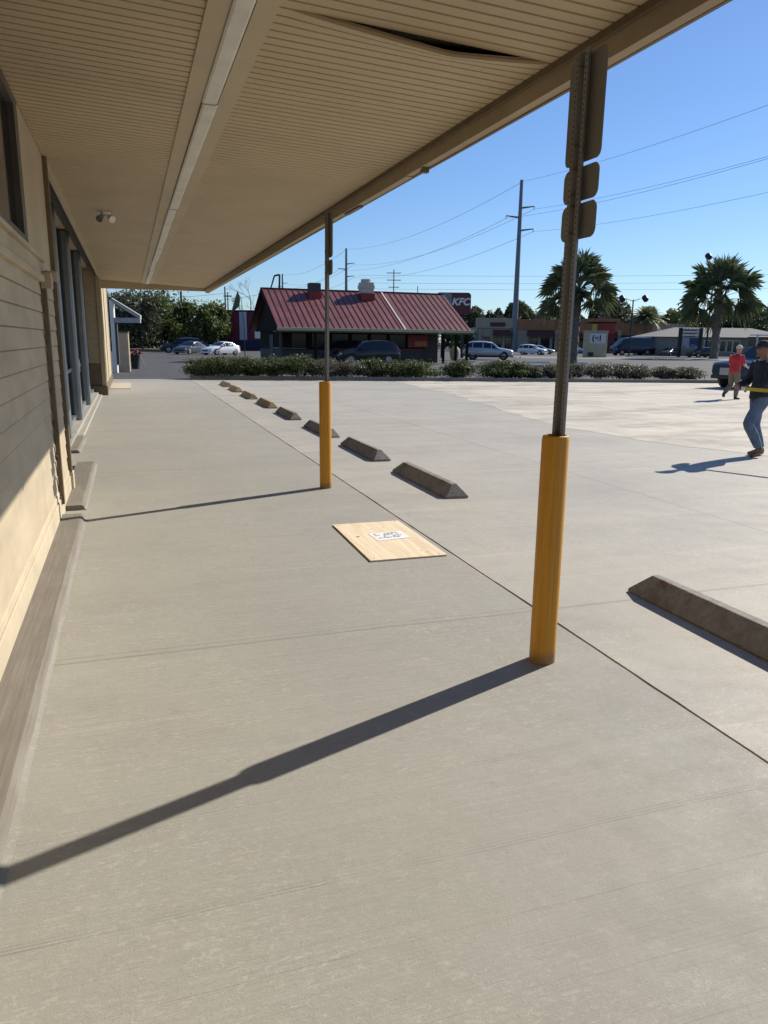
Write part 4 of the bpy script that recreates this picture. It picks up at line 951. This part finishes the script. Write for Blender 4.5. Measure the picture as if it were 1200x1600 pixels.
for x in (50,75,100): b = MB(); b.box(x*k,x*k+0.2,-2.1,-1.9,0,3.15); b.build('canopy_post', M_white, bg_)
# pylon sign
py = thing('pylon_sign', 'two post pylon sign of stacked pale panels with one blue panel', 'sign', frame(1080,106), YAW)
k = 106/1170
for x in (-17,14): b = MB(); b.box(x*k-0.22, x*k+0.22, 0, 0.4, 0, 3.95); b.build('post', M_plast, py, bevel=0.02)
pm = mat('pale_panel',(0.42,0.43,0.48),0.5); pb_ = mat('blue_panel',(0.02,0.05,0.20),0.5); pd = mat('dark_line_print',(0.05,0.05,0.08),0.6)
for i,(x0,x1,z0,z1,mm) in enumerate(((-14,10,3.45,3.85,pm),(-14,10,3.02,3.40,pm),(-14,10,2.62,2.97,pm),(-14,-3,1.2,2.57,pm),(-2.5,10,1.5,2.57,pb_),(-2.5,10,1.2,1.45,pm))):
    b = MB(); b.box(x0*k, x1*k, 0.05, 0.35, z0, z1); q = b.build('panel', mm, py)
    b = MB(); b.box((x0+2)*k, (x1-4)*k, 0.03, 0.05, z0+0.1, z0+0.2); b.build('print_line', pd if mm is pm else pm, q)
# white wheel stops in the far lot
for i,(px,lab) in enumerate(((726,'white wheel stop below the tail of the silver suv'),(784,'white wheel stop below the nose of the silver suv'),(843,'white wheel stop right of the steel pole base'),(905,'white wheel stop just right of the near sign post'))):
    o = stop_mesh(None, 2.0).build('wheel_stop', M_white, loc=(base(px,66).x, base(px,66).y, -0.01), rz=Y0+R(90)); tag(o, lab, 'wheel stop', 'white wheel stops in the far lot'); o.location = o.location + Vector((math.cos(Y0),math.sin(Y0),0))*1.0
# small things
hy = thing('litter_bin', 'small pale yellow rounded bin under the right eave of the restaurant', 'bin', frame(711,72), 0)
b = MB(); b.lathe([(0.28,0),(0.42,0.35),(0.50,0.75),(0.42,1.1),(0.2,1.3),(0.0,1.35)],18); b.build('drum', M_crm, hy, smooth=True)
b = MB(); b.cyl((0,0,1.33),(0,0,1.55),0.09,0.06,10); b.build('knob', M_crm, hy)
# gabled white canopy and tan pillar past the shop end
gc = thing('white_gabled_canopy', 'white framed gabled awning on a post just past the shop end', 'awning', frame(178,38), YAW)
M_pale = mat('pale_grey_wood', (0.42,0.42,0.41), 0.7); k = 38/1170; zr, ze = 3.62, 2.50
b = MB(); b.box(-4*k,2*k,0,0.2,0,zr-0.1); b.build('post', M_white, gc, bevel=0.01)
def rake(dx): return [(0,dx,zr),(42*k,dx,ze+0.30),(42*k,dx,ze+0.12),(0,dx,zr-0.2)]
b = MB(); b.add([V_ for V_ in rake(-0.02)]+[V_ for V_ in rake(0.2)], [(0,1,2,3),(4,7,6,5),(0,4,5,1),(3,2,6,7),(1,5,6,2),(0,3,7,4)]); b.build('rake_board', M_pale, gc)
b = MB(); b.box(2*k,42*k,-0.05,0.10,ze-0.06,ze+0.18); b.build('tie_beam', M_pale, gc)
b = MB(); b.box(3*k,6*k,-0.02,0.1,0.4,ze-0.06); b.build('side_post', M_stucco, gc)
pl_ = thing('tan_pillar', 'square tan rendered pillar under the white gabled awning', 'pillar', frame(191.5,39.5), YAW+R(-9))
b = MB(); b.box(-0.33,0.33,-0.07,0.07,0.0,1.95); b.build('shaft', mat('tan_render',(0.52,0.40,0.27),0.9), pl_, bevel=0.02)
b = MB(); b.box(-0.35,0.35,-0.09,0.09,1.95,2.02); b.build('cap', M_trim, pl_, bevel=0.01)
b = MB(); b.box(-0.7,0.0,27.5,31.0,-0.05,0.02); b.build('entry_slab', mat('pale_slab',(0.52,0.46,0.36),0.85), kind='structure')
bn = thing('waste_bin', 'small black bin beside the tan pillar, topped with a red and white bundle', 'bin', ground(212,576), 0)
b = MB(); b.lathe([(0.22,0),(0.27,0.75),(0.29,0.78),(0.27,0.8),(0,0.8)],16); b.build('tub', M_plast, bn, smooth=True)
bu = MB(); rnd = random.Random(3)
for k_ in range(26): leaf(bu, Vector((max(-0.3,min(0.45,rnd.gauss(0.1,0.16))),max(-.2,min(.2,rnd.gauss(0,0.1))),0.93+max(-.1,min(.2,rnd.gauss(0,0.08))))), 0.15, rnd)
o = bu.build('bundle', M_red, loc=bn.location); tag(o, 'red bundle lying on top of the small black bin', 'bundle')
o = MB(); o.cyl((0.30,-0.05,0.0),(0.05,-0.05,0.78),0.025,n=8); o = o.build('stick', M_crm, loc=(bn.location.x+0.22,bn.location.y-0.1,0)); tag(o, 'pale stick leaning against the small black bin', 'stick')

# ------------------------------------------------------------------ poles, lamps, wires
M_steel = mat('pole_steel',(0.20,0.21,0.23),0.5,metal=0.5,var=0.15); M_wood = mat('pole_wood',(0.09,0.07,0.055),0.9,var=0.3); M_wire = mat('wire',(0.06,0.065,0.07),0.6)
def steel_pole(px, D, pyt, r0, r1, label, s=1.0):
    loc = frame(px, D); H = zat(pyt, px, D); t = thing('transmission_pole', label, 'pole', loc, YAW, 'steel transmission poles')
    b = MB(); b.cyl((0,0,-0.2),(0,0,H),r0,r1,16); b.build('mast', M_steel, t, smooth=True)
    tips = [Vector((0.15,0,H-0.3))]
    for z, sgn in ((H-4.6*s, 1), (H-6.3*s, -1), (H-8.6*s, 1)):
        b = MB(); b.tube([(sgn*r1*0.8,0,z-0.3*s),(sgn*2.6*s,0,z)],[0.18*s,0.10*s],8); b.cyl((sgn*2.6*s,0,z),(sgn*2.62*s,0,z-0.5*s),0.07*s,0.07*s,6); b.build('arm', M_steel, t); tips.append(Vector((sgn*2.6*s,0,z-0.5*s)))
    Mx = Matrix.Translation(loc) @ Matrix.Rotation(YAW,4,'Z'); return [Mx @ v for v in tips]
A = steel_pole(803, 150, 281, 0.62, 0.30, 'tall steel pole with three arms, nearest, rising between the white suv and the palm')
B = steel_pole(541, 285, 388, 0.75, 0.36, 'steel pole with three arms seen small above the restaurant roof', 1.1)
C_ = steel_pole(443, 420, 428, 0.75, 0.4, 'farthest steel pole left of the restaurant ridge', 1.0)
pa = base(803,150); pbb = base(541,285); dirv = (pa-pbb).normalized(); p0 = pa + dirv*140
t0 = [Vector((p0.x+ (v.x-pa.x), p0.y+(v.y-pa.y), v.z)) for v in A]
def wire(name, p, q, sagz, r, par=None, label=None, n=24, grp='overhead wires'):
    b = MB(); pts = [p.lerp(q, i/n) - Vector((0,0,4*sagz*(i/n)*(1-i/n))) for i in range(n+1)]
    b.tube(pts, r, 4); o = b.build(name, M_wire); tag(o, label, 'wire', grp); return o
wn = ('topmost','upper arm','left arm','lowest arm')
for i in range(4):
    wire('wire', A[i], t0[i], 3.2, 0.022, label=f'{wn[i]} wire running right from the nearest steel pole')
    wire('wire', A[i], B[i], 3.0, 0.030, label=f'{wn[i]} wire between the nearest steel pole and the one above the restaurant')
    wire('wire', B[i], C_[i], 3.0, 0.042, label=f'{wn[i]} wire running left from the steel pole above the restaurant')
def wood_pole(px, D, pyt, arms, label, r=0.16):
    loc = frame(px, D); H = zat(pyt, px, D); t = thing('utility_pole', label, 'pole', loc, YAW, 'wooden utility poles')
    b = MB(); b.cyl((0,0,-0.2),(0,0,H),r*1.2,r*0.8,10); b.build('mast', M_wood, t, smooth=True)
    for z, w in arms: b = MB(); b.box(-w,w,-0.08,0.08,H-z-0.1,H-z+0.1); b.build('crossarm', M_wood, t)
    return Vector(loc)+Vector((0,0,H))
u1 = wood_pole(614, 230, 421, ((1.0,2.1),(3.0,2.1),(5.0,1.6)), 'wooden pole with three crossarms above the middle of the restaurant roof')
u2 = wood_pole(651, 240, 447, (), 'plain thin pole top above the right part of the restaurant roof', 0.14)
u3 = wood_pole(736, 250, 478, ((0.8,1.6),), 'small far pole just right of the red sign board', 0.18)
u4 = wood_pole(354, 128, 448, (), 'dark wooden pole behind the trees, left of the striped block', 0.13)
u5 = wood_pole(358, 134, 457, ((0.6,0.7),), 'second dark pole close beside the first, left of the striped block', 0.11)
u6 = wood_pole(286, 122, 455, (), 'dark pole rising among the left trees', 0.2)
RHT = RH*1.0
for i,(ya, yb, ln) in enumerate(((431,424,'highest'),(443,435,'middle'),(452,446,'lowest'))):
    p = pt(560, ya-1, 232); q = pt(1420, yb+1, 205); wire('wire', p, q, 0.6, 0.034, label=f'{ln} of the three level wires across the lower sky', grp='level overhead wires')
p = pt(240,470,118); q = pt(440,452,124); wire('wire', p, q, 0.8, 0.03, label='dark service wire drooping across the left trees towards the restaurant', grp='service wires')
p = pt(170,462,120); q = pt(360,457,128); wire('wire', p, q, 0.5, 0.03, label='short service wire meeting the dark wooden pole at the left', grp='service wires')
def lamp_pole(px, D, pyt, heads, label):
    loc = frame(px, D); H = zat(pyt, px, D); t = thing('lamp_post', label, 'lamp post', loc, YAW)
    b = MB(); b.cyl((0,0,0),(0,0,H),0.14,0.09,10); b.build('mast', M_plast, t)
    for (dx, dz) in heads:
        b = MB(); b.tube([(0,0,H-0.25),(dx*0.6,0,H+dz)],0.05,6); c = Vector((dx,0,H+dz)); b.cyl(c+Vector((-0.05,0.28,0.22)),c+Vector((0.05,-0.28,-0.22)),0.42,0.38,12); b.build('lamp_head', M_plast, t, bevel=0.03)
lamp_pole(984, 112, 468, ((-1.6,0.1),(1.7,0.15)), 'twin headed parking lot lamp post beside the short date palm')
lamp_pole(1104, 112, 402, ((-1.0,0.1),), 'single headed lamp post poking above the big right palm')
t = thing('gooseneck_lamp', 'dark angled arm lamp post at the left roof corner of the restaurant', 'lamp post', frame(438,75), YAW)
b = MB(); b.tube([(0,0,0),(0,0,6.4),(0.05,0,7.8),(-0.45,0,7.7),(-0.7,0,6.9),(-0.95,0,6.2)],[0.12,0.10,0.09,0.08,0.07,0.06],8); b.build('mast', M_plast, t)
t = thing('feather_banner', 'dark pennant flapping from a leaning pole beside the bare tree', 'banner', frame(382,76), YAW)
b = MB(); b.tube([(0,0,0),(0.0,0,3.0),(-0.2,0,5.6),(-0.6,0,6.3)],[0.05,0.04,0.03,0.02],6); b.build('banner_pole', M_plast, t)
b = MB(); pts = [(-0.55,0,6.35),(-1.0,0.15,5.1),(-1.25,-0.1,4.2),(-0.75,0.1,4.6),(-0.4,0,4.9),(-0.3,0.05,5.6)]
b.add([Vector(v) for v in pts]+[Vector(v)+Vector((0,0.02,0)) for v in pts], [(0,1,5),(1,2,3),(1,3,4,5),(6,11,7),(7,9,8),(7,11,10,9)]); b.build('pennant', F_palm, t)

# ------------------------------------------------------------------ people
def skin_mesh(chains, sub=2):
    """smooth tapering limb surfaces: chains of (point, radius or (width, depth)); remeshed into one body later"""
    mb = MB()
    for ch in chains:
        P_ = [Vector(p) for p, r in ch]; Rr = [(r if hasattr(r,'__len__') else (r, r)) for p, r in ch]
        pts, rad = [], []
        n = len(P_)
        for i in range(n-1):                       # Catmull-Rom resampling
            p0 = P_[max(i-1,0)]; p1 = P_[i]; p2 = P_[i+1]; p3 = P_[min(i+2,n-1)]
            for k in range(4):
                u = k/4; q = 0.5*((2*p1)+(p2-p0)*u+(2*p0-5*p1+4*p2-p3)*u*u+(3*p1-p0-3*p2+p3)*u**3)
                q = p1.lerp(p2,u)*0.4+q*0.6; e = u*u*(3-2*u)
                pts.append(q); rad.append((Rr[i][0]*(1-e)+Rr[i+1][0]*e, Rr[i][1]*(1-e)+Rr[i+1][1]*e))
        pts.append(P_[-1]); rad.append(Rr[-1])
        t0_ = (pts[1]-pts[0]).normalized(); t1_ = (pts[-1]-pts[-2]).normalized()
        rings = [(pts[0]-t0_*rad[0][1]*0.5, 0.35, 0), (pts[0]-t0_*rad[0][1]*0.28, 0.75, 0)] + [(p, 1.0, i) for i, p in enumerate(pts)] + [(pts[-1]+t1_*rad[-1][1]*0.28, 0.75, len(pts)-1), (pts[-1]+t1_*rad[-1][1]*0.5, 0.35, len(pts)-1)]
        m_ = 14; vs = []
        for (p, f, i) in rings:
            t = (pts[min(i+1,len(pts)-1)]-pts[max(i-1,0)]).normalized()
            a = Vector((0,1,0)) - t*t.y
            if a.length < 0.2: a = Vector((1,0,0)) - t*t.x
            a.normalize(); b_ = t.cross(a)
            for k in range(m_): th_ = 2*math.pi*k/m_; vs.append(p + a*math.cos(th_)*rad[i][0]*f + b_*math.sin(th_)*rad[i][1]*f)
        L = len(rings); fs = [(k*m_+q, k*m_+(q+1)%m_, (k+1)*m_+(q+1)%m_, (k+1)*m_+q) for k in range(L-1) for q in range(m_)]
        fs += [tuple(range(m_-1,-1,-1)), tuple(range((L-1)*m_, L*m_))]; mb.add(vs, fs)
    return mesh_of(mb)
def ellip(mb, c, r, n=18, m_=12, deform=None):
    vs, fs = [], []
    for j in range(m_+1):
        ph = math.pi*j/m_
        for i in range(n):
            th_ = 2*math.pi*i/n; v = Vector((r[0]*math.sin(ph)*math.cos(th_), r[1]*math.sin(ph)*math.sin(th_), r[2]*math.cos(ph)))
            if deform: v = deform(v)
            vs.append(Vector(c)+v)
    for j in range(m_):
        for i in range(n): fs.append((j*n+i, (j+1)*n+i, (j+1)*n+(i+1)%n, j*n+(i+1)%n))
    mb.add(vs, fs)
def merge_remesh(name, meshes, m, parent, voxel, smooth=3):
    bm = bmesh.new()
    for me in meshes: bm.from_mesh(me)
    me = bpy.data.meshes.new(name); bm.to_mesh(me); bm.free()
    o = bpy.data.objects.new(name, me); COL.objects.link(o)
    if voxel:
        rm = o.modifiers.new('r', 'REMESH'); rm.mode = 'VOXEL'; rm.voxel_size = voxel; rm.use_smooth_shade = True
        sm = o.modifiers.new('s', 'SMOOTH'); sm.iterations = smooth; sm.factor = 0.5
        dg = bpy.context.evaluated_depsgraph_get(); me2 = bpy.data.meshes.new_from_object(o.evaluated_get(dg)); me2.name = name
        o.modifiers.clear(); o.data = me2; bpy.data.meshes.remove(me)
    o.data.materials.clear(); o.data.materials.append(m)
    for p_ in o.data.polygons: p_.use_smooth = True
    o.parent = parent; return o
def mesh_of(mb):
    me = bpy.data.meshes.new('t'); me.from_pydata(mb.v, [], mb.f); bm = bmesh.new(); bm.from_mesh(me); bmesh.ops.remove_doubles(bm, verts=bm.verts, dist=1e-5); bmesh.ops.recalc_face_normals(bm, faces=bm.faces); bm.to_mesh(me); bm.free(); return me
V = Vector
def hand(wr, d, palm_n, side, curl):
    """five finger chains from the wrist; d = pointing direction, side = towards the thumb"""
    d = V(d).normalized(); side = V(side).normalized(); pn_ = V(palm_n).normalized()
    ch = [[(wr, (0.026,0.018)), (wr+d*0.05, (0.038,0.016)), (wr+d*0.085, (0.040,0.014))]]
    for k_, (off, L) in enumerate(((0.030,0.070),(0.010,0.078),(-0.010,0.073),(-0.029,0.058))):
        b0 = wr+d*0.075+side*off; a = d; pts = [(b0, 0.010)]
        for s_ in range(3):
            a = (a*math.cos(curl)+pn_*math.sin(curl)).normalized(); b0 = b0 + a*L*(0.44,0.32,0.24)[s_]; pts.append((b0, 0.0095-0.001*s_))
        ch.append(pts)
    tb = wr+d*0.03+side*0.030; ch.append([(tb,0.012),(tb+side*0.022+d*0.022+pn_*0.01,0.011),(tb+side*0.024+d*0.050+pn_*0.028,0.0095)])
    return ch
def person(label, loc, rz, J, skin, cloth, hat, sh, short_sleeve=False, shorts=False):
    t = thing('person', label, 'person', loc, rz)
    hip, ch, nk, hd = V(J['hip']), V(J['chest']), V(J['neck']), V(J['head'])
    body = [[(hip,(0.15,0.11)),(hip.lerp(ch,0.5),(0.14,0.10)),(ch,(0.175,0.11)),(ch.lerp(nk,0.6),(0.14,0.08)),(nk-V((0,0,0.03)),(0.062,0.06)),(nk,(0.055,0.055)),(hd-V((0,0,0.04)),(0.058,0.06))]]
    for s_ in ('l','r'):
        sh_, el, wr = V(J['sh'+s_]), V(J['el'+s_]), V(J['wr'+s_]); body.append([(ch.lerp(sh_,0.55)+V((0,0,0.02)),0.07),(sh_,0.055),(sh_.lerp(el,0.5),0.047),(el,0.038),(el.lerp(wr,0.4),0.038),(wr,0.025)])
        hp, kn_, an, to = V(J['hp'+s_]), V(J['kn'+s_]), V(J['an'+s_]), V(J['to'+s_]); body.append([(hp+V((0,0,0.06)),0.09),(hp,0.088),(hp.lerp(kn_,0.5),0.072),(kn_,0.052),(kn_.lerp(an,0.35),0.055),(an,0.036),(to,0.03)])
    ms_ = [skin_mesh(body)]
    for s_ in ('l','r'):
        wr, el = V(J['wr'+s_]), V(J['el'+s_]); d = (wr-el).normalized(); sd = V(J.get('th'+s_, (0,0,1))); pn_ = d.cross(sd)*(1 if s_ == 'l' else -1)
        for c in hand(wr, d, pn_, sd, 0.75): ms_.append(skin_mesh([c], 1))
    # head with brow, nose, chin, ears
    h = MB()
    def df(v):
        v = v.copy(); 
        if v.z < 0: v.x *= 1+0.06*(-v.z/0.12); v.y *= 1-0.30*(-v.z/0.12)
        if v.x > 0.05: v.x *= 0.97
        return v
    ellip(h, hd, (0.098,0.076,0.118), 24, 18, df)
    ms_.append(mesh_of(h)); h = MB(); ellip(h, hd+V((0.096,0,-0.012)), (0.022,0.014,0.026), 10, 8); ms_.append(mesh_of(h))
    h = MB(); ellip(h, hd+V((0.074,0,-0.096)), (0.028,0.03,0.02), 10, 8); ms_.append(mesh_of(h))
    h = MB(); ellip(h, hd+V((0.088,0,-0.055)), (0.014,0.026,0.009), 10, 8); ms_.append(mesh_of(h))
    for s_ in (-1,1): h = MB(); ellip(h, hd+V((-0.005,s_*0.076,-0.01)), (0.018,0.010,0.032), 10, 8); ms_.append(mesh_of(h))
    merge_remesh('body', ms_, skin, t, 0.0065, 2)
    for s_ in (-1,1):
        e = MB(); ellip(e, hd+V((0.083,s_*0.031,0.008)), (0.013,0.015,0.009), 10, 8); e.build('eye', M_plast, t, smooth=True)
    # trousers
    tr = [[(hip+V((0,0,0.06)),(0.165,0.125)),(hip,(0.175,0.135))]]
    for s_ in ('l','r'):
        hp, kn_, an = V(J['hp'+s_]), V(J['kn'+s_]), V(J['an'+s_]); end = kn_.lerp(an, 0.92) if not shorts else kn_.lerp(an, 0.92)
        tr.append([(hp+V((0,0,0.05)),0.10),(hp,0.108),(hp.lerp(kn_,0.5),0.095),(kn_,0.078),(kn_.lerp(an,0.45),0.076),(end,0.066)])
    merge_remesh('trousers', [skin_mesh(tr)], cloth[1], t, 0.010, 1)
    # shirt
    st = [[(hip+V((0,0,-0.03)),(0.185,0.140)),(hip+V((0,0,0.10)),(0.180,0.135)),(hip.lerp(ch,0.6),(0.17,0.125)),(ch,(0.20,0.135)),(ch.lerp(nk,0.6),(0.165,0.105)),(nk-V((0,0,0.03)),(0.07,0.07))]]
    for s_ in ('l','r'):
        sh_, el, wr = V(J['sh'+s_]), V(J['el'+s_]), V(J['wr'+s_])
        ch2 = [(ch.lerp(sh_,0.5)+V((0,0,0.02)),0.09),(sh_,0.076),(sh_.lerp(el,0.5),0.070)]
        ch2 += [(sh_.lerp(el,0.85),0.064)] if short_sleeve else [(el,0.062),(el.lerp(wr,0.5),0.054),(el.lerp(wr,0.9),0.044)]
        st.append(ch2)
    merge_remesh('shirt', [skin_mesh(st)], cloth[0], t, 0.010, 1)
    for s_ in ('l','r'):
        an, to = V(J['an'+s_]), V(J['to'+s_]); hl = an + (an-V(J['kn'+s_])).normalized()*0.055
        merge_remesh('shoe', [skin_mesh([[(an,0.050),(hl,(0.046,0.05)),(hl.lerp(to,0.5),(0.05,0.042)),(to,(0.046,0.032))]])], sh, t, 0.009, 1)
    c = MB(); ellip(c, hd+V((-0.006,0,0.040)), (0.108,0.088,0.095), 22, 14, lambda v: V((v.x,v.y,max(v.z,-0.012)))); cp = c.build('cap', hat, t, smooth=True)
    c = MB(); pts = [(0.085+0.085*math.cos(R(a)), 0.075*math.sin(R(a))) for a in range(-90,91,18)]; n = len(pts)
    c.add([hd+V((x,y,0.034)) for x,y in pts]+[hd+V((x,y,0.042)) for x,y in pts], [tuple(range(n)), tuple(range(2*n-1,n-1,-1))]+[(i,(i+1)%n,n+(i+1)%n,n+i) for i in range(n)]); c.build('brim', hat, cp)
    return t
def cloth_mat(name, c, c2, s=9, wave=0.5):
    m, nt, bs = newmat(name); co = coords(nt); n = noise_n(nt, co, s, 4, 0.6)
    nt.links.new(mixc(nt, ramp(nt, n, 0.35, 0.65), c2, c), bs.inputs['Base Color']); bs.inputs['Roughness'].default_value = 0.9
    f = noise_n(nt, co, 7, 3, 0.5, (1,1,0.5)); bump(nt, bs, f, wave, 0.05); return m
skA = mat('skin_a',(0.30,0.15,0.09),0.55,var=0.12); skB = mat('skin_b',(0.45,0.25,0.17),0.55,var=0.12)
denim = cloth_mat('denim',(0.15,0.21,0.30),(0.09,0.13,0.20)); dshirt = cloth_mat('dark_shirt',(0.030,0.036,0.045),(0.020,0.024,0.03)); red_s = cloth_mat('red_shirt',(0.55,0.04,0.05),(0.42,0.03,0.035)); khaki = cloth_mat('khaki',(0.22,0.175,0.13),(0.17,0.135,0.10))
JA = dict(hip=(0.02,0,0.93), chest=(0.0,0,1.30), neck=(0.02,0,1.50), head=(0.06,0,1.645),
  shl=(0.0,0.185,1.42), ell=(0.14,0.30,1.16), wrl=(0.29,0.16,1.07), shr=(0.02,-0.185,1.42), elr=(0.10,-0.24,1.14), wrr=(0.33,-0.12,1.10),
  hpl=(0.03,0.09,0.88), knl=(0.25,0.13,0.53), anl=(0.02,0.12,0.15), tol=(0.14,0.13,0.03),
  hpr=(0.0,-0.09,0.88), knr=(-0.02,-0.10,0.48), anr=(-0.16,-0.10,0.11), tor=(0.02,-0.11,0.03), thl=(0.2,0,1), thr=(0.2,0,1))
pA = ground(1178, 713); pA.z = 0.0
person('man in dark shirt, jeans and cap carrying a yellow bar at the right frame edge', pA, YAW+math.pi+R(8), JA, skA, (dshirt, denim), cloth_mat('dark_cap',(0.05,0.045,0.045),(0.03,0.03,0.03)), mat('tan_boot',(0.18,0.12,0.08),0.8))
JB = dict(hip=(0.0,0,0.90), chest=(0.03,0,1.24), neck=(0.06,0,1.43), head=(0.10,0,1.575),
  shl=(0.03,0.185,1.36), ell=(0.05,0.25,1.10), wrl=(0.26,0.16,1.02), shr=(0.03,-0.185,1.36), elr=(0.10,-0.24,1.10), wrr=(0.32,-0.12,1.06),
  hpl=(0.0,0.09,0.85), knl=(0.02,0.11,0.47), anl=(-0.22,0.11,0.20), tol=(-0.24,0.11,0.08),
  hpr=(0.0,-0.09,0.85), knr=(0.07,-0.10,0.46), anr=(0.04,-0.10,0.09), tor=(0.20,-0.11,0.03), thl=(0,0,1), thr=(0,0,1))
pB = ground(1143, 624); pB.z = 0
person('man in red shirt, khaki trousers and white cap walking right near the pickup truck', pB, YAW+R(25), JB, skB, (red_s, khaki), cloth_mat('white_cap',(0.72,0.68,0.60),(0.6,0.56,0.5)), mat('dark_shoe',(0.05,0.045,0.04),0.8), short_sleeve=True)
# yellow straightedge held by the near man, walking stick of the far one
MA = Matrix.Translation(pA) @ Matrix.Rotation(YAW+math.pi+R(8),4,'Z')
hA = MA @ V((0.36,0.13,1.055)); bd = V((0.40,-0.915,-0.03)).normalized()
b = MB(); ang = math.atan2(bd.y, bd.x); T = Matrix.Rotation(ang,4,'Z') @ Matrix.Rotation(0.03,4,'Y'); b.box(-0.06,1.9,-0.012,0.012,-0.026,0.026,T)
lv = b.build('level_bar', mat('yellow_bar',(0.62,0.50,0.06),0.4,c2=(0.45,0.34,0.05)), loc=hA); tag(lv, 'long yellow level bar carried by the man in the dark shirt', 'level')
b = MB(); b.box(-0.064,0.0,-0.014,0.014,-0.028,0.028,T); b.build('end_cap', M_white, lv)
b = MB(); b.box(0.5,0.9,-0.0135,0.0135,-0.012,0.012,T); b.build('dark_slot', M_plast, lv)
MBm = Matrix.Translation(pB) @ Matrix.Rotation(YAW+R(25),4,'Z')
hB = MBm @ V((0.38,-0.12,1.03))
b = MB(); b.cyl((-0.05,0,0.06),(0.0,0,0),0.02,n=8); b.cyl((0,0,0),(0.32,0.0,-0.30),0.011,n=8); st_ = b.build('stick', M_white, loc=hB, rz=YAW); tag(st_, 'thin white stick held out by the man in red', 'stick')
